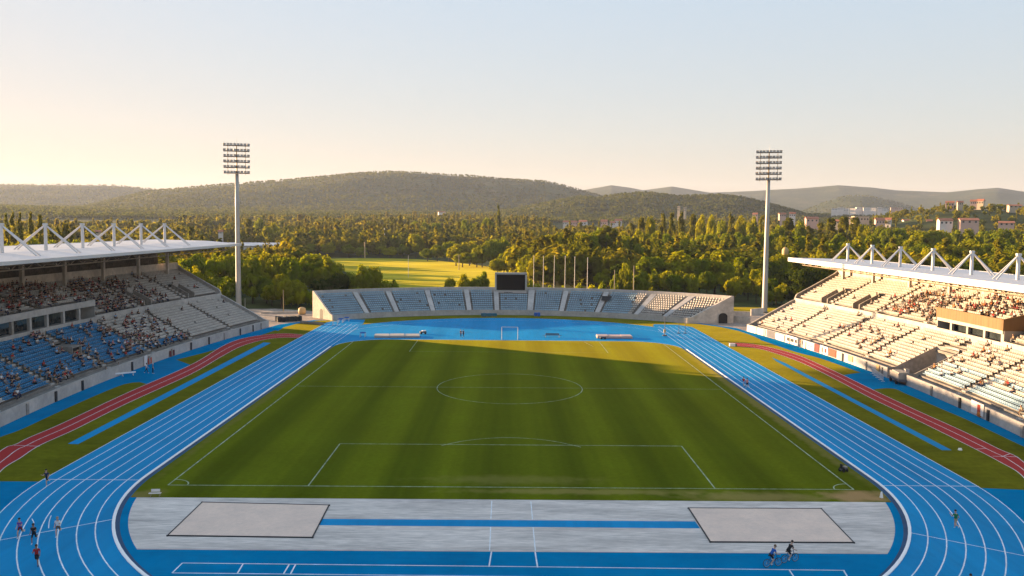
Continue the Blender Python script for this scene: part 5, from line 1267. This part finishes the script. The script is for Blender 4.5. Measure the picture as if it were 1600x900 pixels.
def many(lst, Y0, Y1, kd, label, group, wpx=None):
    for px, top in lst: tree(px+jit(2), top+jit(2), random.uniform(Y0, Y1), random.choice(kd) if isinstance(kd, (list, tuple)) else kd, label, group, wpx)
BW = ['broad', 'wide', 'broad']
g1 = 'trees between the left grandstand and the curved terrace'
many([(283,404),(300,394),(318,391),(340,393),(358,389),(375,396)], 195, 225, BW, 'bright broadleaf tree behind the upper corner of the left grandstand', g1, 46)
many([(392,396),(412,395),(432,392),(452,394),(470,397)], 195, 230, BW, 'bright broadleaf tree right of the left floodlight, in the tall row', g1, 44)
many([(300,415),(330,420),(355,425),(395,425),(415,432),(440,424),(462,430),(340,437),(425,445)], 176, 192, BW, 'lower broadleaf tree in front of the tall row by the left floodlight', g1, 40)
tree(490, 393, 214, 'broad', 'big broad crowned tree left of the meadow with a dark shaded right side', g1, 66)
tree(512, 401, 205, 'wide', 'dark tree leaning out over the left edge of the meadow', g1, 50)
many([(530,418),(548,424),(520,430),(500,432)], 185, 200, ['broad','pine'], 'darker small tree over the left part of the terrace', g1, 34)
many([(566,411),(584,410)], 192, 200, 'broad', 'rounded tree in front of the meadow behind the terrace', g1, 32)
many([(603,424),(615,428),(556,436),(575,437),(595,437)], 188, 198, 'bush', 'low bush behind the left part of the terrace', g1, 30)
many([(470,440),(486,446),(455,452)], 176, 182, 'bush', 'dark bush at the back of the gravel yard', g1, 26)
g2 = 'small trees near the scoreboard'
many([(703,430),(725,425),(752,420),(742,429)], 192, 205, 'broad', 'small round tree behind the terrace left of the scoreboard', g2, 24)
many([(790,426),(828,424),(838,431),(812,430)], 190, 200, 'bush', 'yellow green bush behind the terrace near the scoreboard', g2, 22)
many([(905,434),(925,433),(880,436),(860,436),(942,430)], 195, 206, 'bush', 'low bush at the feet of the flagpoles', g2, 20)
many([(640,443),(660,444),(684,440)], 194, 204, 'bush', 'low bush in front of the golden meadow', g2, 22)
# big grove right of the scoreboard
g3 = 'trees of the dense grove right of the scoreboard'
many([(818,388),(830,380),(842,371),(853,366),(864,362),(876,358),(888,356),(900,355),(912,354),(924,353),(936,352),(948,353),(958,356),(968,358),(978,364)], 330, 365, ['broad','broad','poplar'], 'tall sunlit tree along the crest of the dense grove', g3, 38)
many([(812,402),(828,398),(846,394),(866,390),(886,388),(906,386),(926,388),(944,392),(962,396),(978,402)], 285, 312, 'broad', 'leafy tree in the middle of the dense grove behind the flagpoles', g3, 46)
many([(800,395),(786,392),(776,400)], 330, 350, BW, 'round tree on the left skirt of the dense grove', g3, 30)
many([(950,415),(966,408),(978,418),(940,424)], 240, 262, ['broad','pine'], 'dark tree at the shaded right foot of the grove', g3, 28)
g4 = 'round trees right of the terrace posts'
many([(966,424),(976,408),(985,420)], 214, 228, 'broad', 'small round tree just left of the big round trees', g4, 26)
for px, top, w, lb in ((1022,394,58,'big round tree, leftmost of the bright row behind the terrace end'),(1066,389,62,'big bright round tree second in the row behind the terrace end'),(1118,386,72,'biggest bright round tree in the row left of the right floodlight'),(1094,401,44,'smaller round tree squeezed between the two biggest of the row'),(1165,398,50,'round tree close left of the right floodlight')):
    tree(px, top, 236+jit(8), 'broad', lb, None, w)
many([(1003,420),(1018,425),(1044,415),(1058,424),(1080,424),(1106,418),(1136,420),(1150,430),(1168,424),(1182,415)], 206, 222, 'broad', 'lower bright tree in front of the big round row', g4, 34)
many([(1190,400),(1206,392),(1222,410),(1218,385)], 232, 255, 'broad', 'broadleaf tree behind the right floodlight mast', 'trees round the right floodlight', 42)
many([(1206,432),(1198,452),(1222,440),(1214,460)], 196, 210, ['broad','pine'], 'small tree at the foot of the right floodlight', 'trees round the right floodlight', 28)
many([(1242,418),(1258,410),(1274,414),(1244,440),(1264,435)], 192, 214, 'pine', 'dark tree in the shade beyond the end of the right grandstand', 'dark trees past the right grandstand', 40)
# middle band right
g5 = 'trees of the middle band on the right'
many([(990,348),(1004,338),(1018,334),(1034,331),(1050,332),(1066,330),(1082,331),(1098,331),(1112,332),(1128,333),(1144,333),(1160,334),(1176,334),(1192,335)], 480, 560, ['poplar','broad'], 'tall poplar like tree on the skyline of the middle band', g5, 20)
many([(1000,356),(1022,358),(1044,360),(1064,362),(1090,364),(1112,358),(1134,362),(1156,358),(1178,360),(1196,356),(990,370)], 400, 450, BW, 'broad tree below the skyline of the middle band', g5, 36)
many([(1006,378),(1034,376),(1060,374),(1088,380),(1130,376),(1152,380),(1180,378)], 320, 360, BW, 'bushy tree behind the bright round row', g5, 40)
g6 = 'trees behind the right grandstand roof'
many([(1214,340),(1232,337),(1250,342),(1268,350),(1284,345),(1300,338),(1318,335),(1336,338),(1352,342),(1372,352),(1390,348),(1408,350)], 420, 500, ['poplar','broad','broad'], 'tall warm lit tree on the skyline behind the right roof', g6, 30)
many([(1224,366),(1246,362),(1268,366),(1290,368),(1312,362),(1334,366),(1356,364),(1380,372),(1404,366),(1430,360)], 340, 400, BW, 'broad tree in the second rank behind the right roof', g6, 40)
many([(1230,385),(1256,390),(1282,388),(1312,392),(1340,390),(1370,392),(1400,388)], 270, 320, BW, 'bushy tree close behind the tip of the right roof', g6, 44)
many([(1430,352),(1452,355),(1474,353),(1496,356),(1520,354),(1545,356),(1568,354),(1592,356),(1612,358)], 420, 520, BW, 'dark broad tree in the far rank above the right roof', g6, 38)
many([(1440,378),(1466,372),(1492,378),(1518,370),(1544,376),(1570,368),(1596,372),(1620,370)], 300, 360, BW, 'big broad tree just above the right roof masts', g6, 52)
many([(1450,398),(1485,396),(1520,392),(1556,390),(1590,388),(1420,400)], 235, 275, BW, 'yellow green tree seen between the right roof masts', g6, 56)
# left
g7 = 'tall dark poplars above the left roof'
many([(8,331),(20,328),(32,329),(47,332),(61,333)], 255, 275, 'poplar', 'tall dark poplar above the left roof, one of five in a row', g7, 15)
many([(92,352),(103,347),(114,352),(80,358)], 262, 285, ['poplar','pine'], 'darker pointed tree right of the five poplars above the left roof', 'dark trees above the left roof', 22)
many([(28,366),(52,364),(8,372),(94,374),(75,372),(120,372),(140,374)], 225, 245, 'broad', 'yellow bush like tree low behind the left roof masts', 'bright low trees behind the left roof', 34)
g10 = 'trees close behind the left grandstand'  # mostly hidden row, placed tall to block low sun through the roof gap
for y in np.linspace(70, 128, 14):
    x = -112+jit(6)-max(0, y-118)*.35; v = np.array([x, y, 19.0+jit(1.2)])-CAMP; zc = v@AXF; tree(800+F_PX*(v@AXR)/zc, 450+F_PX*(v@AXD)/zc, y, random.choice(BW), 'tree close behind the left grandstand, mostly hidden, blocking sun under its roof', g10)
# middle distance round the meadow
g8 = 'trees round the golden meadow'
many([(442,378),(484,380),(512,376),(545,380),(566,384),(592,380),(610,384),(628,380)], 545, 590, BW, 'round tree along the far edge of the golden meadow', g8, 26)
tree(650, 362, 560, 'broad', 'large round pale tree standing out at the far edge of the meadow', g8, 28)
many([(682,380),(670,386),(700,374),(716,378)], 490, 530, 'broad', 'round tree at the right end of the meadow edge', g8, 26)
many([(712,380),(732,372),(752,378),(768,372),(784,366),(745,388),(770,386),(724,392)], 430, 480, BW, 'rounded hedge like tree on the right side of the meadow', g8, 34)
g9 = 'poplars beyond the meadow'
many([(508,338),(517,337),(552,347),(562,350),(578,346),(588,346),(600,342),(612,338),(624,335),(636,338)], 700, 820, 'poplar', 'tall narrow poplar beyond the golden meadow', g9, 10)
many([(696,338),(706,340),(716,345),(780,322),(788,350),(770,350)], 640, 760, 'poplar', 'tall poplar standing clear right of the meadow poplars', g9, 12)
many([(648,342),(664,346),(680,344),(728,342),(744,344),(760,340),(660,352)], 720, 820, 'broad', 'broad tree in the hazy band beyond the meadow', g9, 22)
many([(388,342),(404,340),(418,350),(430,346),(450,350),(466,352),(308,350),(322,344),(338,350),(356,346)], 620, 780, ['poplar','broad'], 'hazy tree near the white shed beyond the left grandstand', 'trees near the white shed', 20)

# dense woods further out: one mass
def scatter(n, LOD, r0, r1, spread, seed, spacing_noise, lim=None, hmin=8, hmax=17, keep=0.5, leafmat='leaff', name='woods', label='', hill=False):
    g = np.random.default_rng(seed); az = g.uniform(-spread, spread, n)+YAW; u = g.random(n); r = np.sqrt(r0*r0+(r1*r1-r0*r0)*u) if not hill else r0*(r1/r0)**u
    x = CX+r*np.sin(az); y = CY+r*np.cos(az); z = height(x, y); h = g.uniform(hmin, hmax, n)
    m = (vnoise(x, y, spacing_noise, seed)+g.normal(size=n)*.28) > -keep
    V = np.stack([x, y, z+h], 1)-CAMP; zc = V@AXF; sx = 800+F_PX*(V@AXR)/zc; sy = 450+F_PX*(V@AXD)/zc
    V0 = np.stack([x, y, z], 1)-CAMP; sy0 = 450+F_PX*(V0@AXD)/(V0@AXF)
    if lim is not None:
        L = np.interp(sx, [a for a, _ in lim], [b for _, b in lim]); m &= sy > L
        m &= ~((sx > 470) & (sx < 800) & (sy0 > 401))            # keep the meadow open
        m &= ~((r < 760) & (sx > 320) & (sx < 440) & (sy < 379)) # keep the shed in view
    x, y, z, h = x[m], y[m], z[m], h[m]; k = len(x); tint = g.random(k)
    vs, ts = [], []
    for q in range(len(LOD)):
        B, lr_ = LOD[q]; sel = np.arange(k) % len(LOD) == q; c = int(sel.sum()); a = g.uniform(0, 2*PI, c); s = h[sel]/13.2 if q != 1 else h[sel]/21.6*1.25; ws = s*g.uniform(.8, 1.3, c)
        P = B[None]*np.stack([ws, ws, s], 1)[:, None, :]; ca, sa = np.cos(a)[:, None], np.sin(a)[:, None]
        X = P[..., 0]*ca-P[..., 1]*sa+x[sel][:, None]; Yv = P[..., 0]*sa+P[..., 1]*ca+y[sel][:, None]; Zv = P[..., 2]+z[sel][:, None]
        vs.append(np.stack([X, Yv, Zv], -1).reshape(-1, 3)); ts.append(np.repeat(tint[sel], lr_))
    V = np.vstack(vs); o = np_mesh(name, V, quads(len(V)//4), [leafmat], tint=np.concatenate(ts)); tag(o, label, 'woods', None, 'stuff'); return o
def lod(n, size, seed): return [(crown_arrays(k, seed+i, n, size), n) for i, k in enumerate(('broad', 'poplar', 'wide', 'broad'))]
LIM = [(-200,342),(0,338),(120,343),(250,340),(300,338),(420,334),(520,336),(620,331),(720,332),(850,337),(868,349),(975,349),(990,340),(1010,331),(1100,330),(1215,334),(1235,343),(1330,350),(1600,353),(1900,353)]
scatter(5200, lod(300, 1.55, 300), 330, 820, .66, 11, 60, LIM, 8, 19, .55, 'leaff', 'woods', 'dense mixed woods filling the valley behind the stadium')
scatter(6500, lod(110, 2.4, 320), 800, 1700, .66, 12, 90, LIM, 8, 17, .45, 'leaff', 'woods', 'hazy woods and hedgerows on the valley floor below the hills')
scatter(46000, lod(12, 5.2, 340), 1650, 5200, .64, 13, 260, None, 6, 10.5, .42, 'leafh', 'hill_woods', 'scrub and woods covering the distant hills', True)

scatter(4600, lod(60, 2.7, 360), 900, 1550, .66, 15, 70, [(-200,999),(1279,999),(1280,340),(1330,338),(1400,326),(1480,315),(1700,318),(1900,320)], 6, 11, .9, 'leaff', 'hill_woods', 'pine woods covering the near hill on the right')
# ------------------------------------------------------------------ houses
def house(px, base, w, h, R, wall, label, roof='tile', flat_roof=False, grp='houses on the valley side', nwin=3):
    p = atR(px, base, R); zg = float(height(p[0], p[1])); W = .86*w*R/F_PX; H = .86*h*R/F_PX; az_ = math.atan2(p[0]-CX, p[1]-CY)
    r = tag(empty('house', (p[0], p[1], min(zg, p[2])-1), -az_+random.uniform(-.35, .35)), label, 'house', grp); z0 = 0; z1 = p[2]+H*.68-(min(zg, p[2])-1); zt = p[2]+H-(min(zg, p[2])-1); D = W*.7
    mb = MB(); mb.box((0, 0, z1/2), (W, D, z1), wall)
    if not flat_roof:
        for sx in (-1, 1): mb.poly([(sx*W/2, -D/2, z1), (sx*W/2, D/2, z1), (sx*W/2, 0, zt)], wall)
    wl = mb.build('wall', r)
    mb = MB()
    if flat_roof: mb.box((0, 0, z1+.25), (W+.5, D+.5, .5), wall); 
    else:
        e = .5
        for s in (-1, 1): mb.hexa([(-W/2-e, 0, zt), (W/2+e, 0, zt), (W/2+e, s*(D/2+e), z1-.2), (-W/2-e, s*(D/2+e), z1-.2), (-W/2-e, 0, zt+.3), (W/2+e, 0, zt+.3), (W/2+e, s*(D/2+e), z1+.1), (-W/2-e, s*(D/2+e), z1+.1)], roof)
    mb.build('roof', r)
    hh = z1-(p[2]-(min(zg, p[2])-1)); nf = max(1, int(hh/3.2))
    for f in range(nf):
        zc = z1-hh+(f+.55)*hh/nf
        for k in range(nwin):
            q = MB(); q.box((-W/2+W*(k+.5)/nwin, -D/2-.04, zc), (min(1.6, W/nwin*.45), .1, min(1.7, hh/nf*.5)), 'win'); q.build('window', r)
hs = [(884,352,9,8,1250,'housew','white house with a red roof at the left end of the hamlet above the grove'),(896,352,12,8,1270,'housep','pinkish house with a broad red roof above the crest of the grove'),(911,352,14,9,1240,'housew','widest white house of the hamlet above the grove'),(944,352,11,10,1260,'housep','pale pink house, left one of the pair above the grove'),(957,353,9,8,1250,'housew','small low house between the two right hamlet houses'),(966,351,12,10,1290,'housew','tall white house at the right end of the hamlet above the grove'),
 (1180,339,8,7,1300,'housep','small house just left of the right floodlight mast'),(1222,339,11,7,1250,'housep','pink house just right of the right floodlight mast'),(1238,339,10,8,1280,'housew','white house in the row right of the right floodlight'),(1268,348,20,10,1000,'housep','long pink house above the trees right of the right floodlight'),(1310,350,15,7,980,'houset','low tan house left of the flat roofed tower block'),
 (1374,351,14,11,1000,'housep','square pink house right of the flat roofed tower block'),(1388,349,9,9,1010,'housew','narrow white house beside the square pink house'),(1419,347,17,4,1050,'housew','very low white shed among dark trees'),(1452,350,8,7,1020,'houset','small tan house alone among the trees'),(1476,352,20,11,900,'housew','cream house with a wide front above the right roof'),(1513,350,27,9,900,'housep','long pink house with red roof above the right roof'),(1572,353,21,7,900,'housep','low pink house near the right edge'),
 (1484,323,12,9,1120,'housep','pink house on top of the wooded hill, first of the hilltop row'),(1500,321,8,7,1130,'houset','small tan house on the hilltop, second of the row'),(1521,320,9,8,1140,'housep','pink hilltop house with a pale neighbour'),(1532,320,10,9,1150,'houset','tan hilltop house at the right of the row'),(1585,325,18,5,1100,'houset','long low tan building on the right slope of the hill'),
 (232,305,4,3,3300,'housew','white speck of a house on the hazy hillside'),(262,318,5,3,3000,'housew','lone white house on the lower hill slope'),(690,334,12,4,1900,'housew','pale farm house below the main hill'),(345,366,7,7,760,'housew','small white house left of the floodlight in the hazy trees'),(152,365,26,5,640,'houset','long tan roofed barn behind the left roof masts'),(437,377,5,6,720,'housew','white cabin at the right end of the long shed'),(447,364,4,4,900,'housew','tiny white cabin among trees right of the shed')]
for h in hs: house(*h)
for px, b, w, h, R, wl, lb in ((1344,347,24,13,1020,'houset','pale flat roofed tower block above the right trees'),(1331,344,14,7,1060,'houset','lower flat roofed wing beside the tower block')): house(px, b, w, h, R, wl, lb, flat_roof=True, nwin=5)
for k in range(9): house(1303+k*10+jit(2), 329+jit(1), 10+jit(2), 6+jit(1), 2300+jit(80), 'housew', 'pale block in the long white row of housing under the small hill', flat_roof=True, grp='white housing row in the distance', nwin=4)
for k in range(2): house(1396+k*9, 328, 9, 5, 2200, 'housep', 'pinkish block at the right end of the distant white housing row', flat_roof=True, grp='pink blocks in the distance', nwin=3)
for k in range(2): house(1060.5+k*10, 330, 4, 10+2*(1-k), 1500, 'houset', ['taller of the two tan tower blocks on the skyline', 'shorter of the two tan tower blocks on the skyline'][k], flat_roof=True, grp='two tower blocks', nwin=2)
# long white shed and cars by it
p = atR(400, 381, 650); zg = float(height(p[0], p[1])); r = tag(empty('storage_shed', (p[0], p[1], zg), .24), 'long low white roofed shed right of the left floodlight', 'shed')
mb = MB(); mb.box((0,0,4.2), (46,14,8.4), 'housew'); mb.build('wall', r); mb = MB(); zr = max(5.3, p[2]-zg+1.2)
mb.hexa([(-24,-8,8.4),(24,-8,8.4),(24,8,8.4),(-24,8,8.4),(-24,-8,8.8),(24,-8,8.8),(24,8,10.6),(-24,8,10.6)], 'roofw'); mb.build('roof', r)
p = atR(352, 379, 560)
for k in range(12):
    q = atR(303+k*6.4+jit(1.5), 378.5-k*.15, 560+jit(10)); zg = float(height(q[0], q[1])); col_ = random.choice(['carw','carw','card','carr']); cn = {'carw':'white','card':'dark','carr':'red'}[col_]
    r = tag(empty('parked_car', (q[0], q[1], zg), jit(.4)+.2), f'{cn} car parked in the far lot behind the left roof', 'car', f'{cn} cars in the far lot')
    mb = MB(); mb.hexa([(-2.2,-.9,.3),(2.2,-.9,.3),(2.2,.9,.3),(-2.2,.9,.3),(-2.2,-.85,.85),(2.1,-.85,.8),(2.1,.85,.8),(-2.2,.85,.85)], col_); mb.hexa([(-1.7,-.82,.82),(1.0,-.82,.82),(1.0,.82,.82),(-1.7,.82,.82),(-1.2,-.68,1.45),(.4,-.68,1.45),(.4,.68,1.45),(-1.2,.68,1.45)], col_); mb.build('body', r)
    mb = MB(); mb.hexa([(-1.55,-.84,.9),(.85,-.84,.9),(.85,.84,.9),(-1.55,.84,.9),(-1.2,-.72,1.36),(.42,-.72,1.36),(.42,.72,1.36),(-1.2,.72,1.36)], 'win'); mb.build('window', r)
    for a in (-1.35, 1.35):
        for b in (-.82, .82):
            w = MB(); w.tube((a, b-.1, .33), (a, b+.1, .33), .33, .33, 'rubber', 12); w.build('wheel', r)

# ------------------------------------------------------------------ light, sky, haze, view
SUN_EL, SUN_AZ = rad(7.0), rad(-63.2)      # azimuth from +Y, clockwise positive
d = Vector((math.sin(SUN_AZ)*math.cos(SUN_EL), math.cos(SUN_AZ)*math.cos(SUN_EL), math.sin(SUN_EL)))
sl = bpy.data.lights.new('sun', 'SUN'); sl.energy = 4.2; sl.angle = rad(0.55); sl.color = (1.0, 0.66, 0.36)
so = bpy.data.objects.new('sun', sl); COL.objects.link(so); so.rotation_euler = (-d).to_track_quat('-Z', 'Y').to_euler(); so.location = (0, 0, 500)
w = bpy.data.worlds.new('World'); S.world = w; w.use_nodes = True; nt = w.node_tree; bg = nt.nodes['Background']
sky = nt.nodes.new('ShaderNodeTexSky'); sky.sky_type = 'NISHITA'; sky.sun_disc = False; sky.sun_elevation = SUN_EL; sky.sun_rotation = SUN_AZ % (2*PI); sky.altitude = 200; sky.air_density = 1.0; sky.dust_density = 1.0; sky.ozone_density = 2.5
gm = nt.nodes.new('ShaderNodeGamma'); gm.inputs[1].default_value = 0.47; nt.links.new(sky.outputs[0], gm.inputs[0])
bw = nt.nodes.new('ShaderNodeRGBToBW'); nt.links.new(gm.outputs[0], bw.inputs[0]); pw = nt.nodes.new('ShaderNodeMath'); pw.operation = 'POWER'; pw.inputs[1].default_value = -0.80; nt.links.new(bw.outputs[0], pw.inputs[0])
vm = nt.nodes.new('ShaderNodeVectorMath'); vm.operation = 'MULTIPLY'; nt.links.new(gm.outputs[0], vm.inputs[0]); nt.links.new(pw.outputs[0], vm.inputs[1])
vt = nt.nodes.new('ShaderNodeVectorMath'); vt.operation = 'MULTIPLY'; nt.links.new(vm.outputs[0], vt.inputs[0]); vt.inputs[1].default_value = (1.055, 0.955, 0.915)
tc = nt.nodes.new('ShaderNodeTexCoord'); sx_ = nt.nodes.new('ShaderNodeSeparateXYZ'); nt.links.new(tc.outputs['Generated'], sx_.inputs[0])
cr = nt.nodes.new('ShaderNodeValToRGB'); nt.links.new(sx_.outputs['Z'], cr.inputs[0]); e = cr.color_ramp.elements
e[0].position = 0.02; e[0].color = (0.975, 0.852, 0.795, 1); e[1].position = 0.30; e[1].color = (0.90, 0.95, 0.985, 1); el = e.new(0.10); el.color = (0.985, 0.93, 0.90, 1)
v3 = nt.nodes.new('ShaderNodeVectorMath'); v3.operation = 'MULTIPLY'; nt.links.new(vt.outputs[0], v3.inputs[0]); nt.links.new(cr.outputs[0], v3.inputs[1]); nt.links.new(v3.outputs[0], bg.inputs[0]); bg.inputs[1].default_value = 0.126
HAZE = 4.8e-5
mb = MB(); mb.hexa([(-9600,-9700,-2.5),(9600,-9700,-2.5),(9600,9500,-2.5),(-9600,9500,-2.5),(-9600,-9700,470),(9600,-9700,470),(9600,9500,470),(-9600,9500,470)], 'haze_') if False else None
m, nt = new_mat('haze_air'); out = nt.nodes.new('ShaderNodeOutputMaterial'); pv = nt.nodes.new('ShaderNodeVolumePrincipled'); nt.links.new(pv.outputs[0], out.inputs['Volume'])
pv.inputs['Density'].default_value = HAZE; pv.inputs['Color'].default_value = (0.66, 0.76, 1.0, 1); pv.inputs['Anisotropy'].default_value = 0.2
M_['haze_air'] = m
mb = MB(); mb.hexa([(-9600,-9700,-2.5),(9600,-9700,-2.5),(9600,9500,-2.5),(-9600,9500,-2.5),(-9600,-9700,470),(9600,-9700,470),(9600,9500,470),(-9600,9500,470)], 'haze_air'); tag(mb.build('haze'), 'thin warm evening haze', None, None, 'stuff')
S.view_settings.view_transform = 'Standard'; S.view_settings.look = 'None'; S.view_settings.exposure = 2.5; S.view_settings.gamma = 1.0; S.view_settings.use_curve_mapping = False
S.cycles.max_bounces = 5; S.cycles.diffuse_bounces = 3; S.cycles.glossy_bounces = 2; S.cycles.transmission_bounces = 2; S.cycles.volume_bounces = 0; S.cycles.use_denoising = True; S.cycles.caustics_reflective = False; S.cycles.caustics_refractive = False
print('TREES', NTREE)
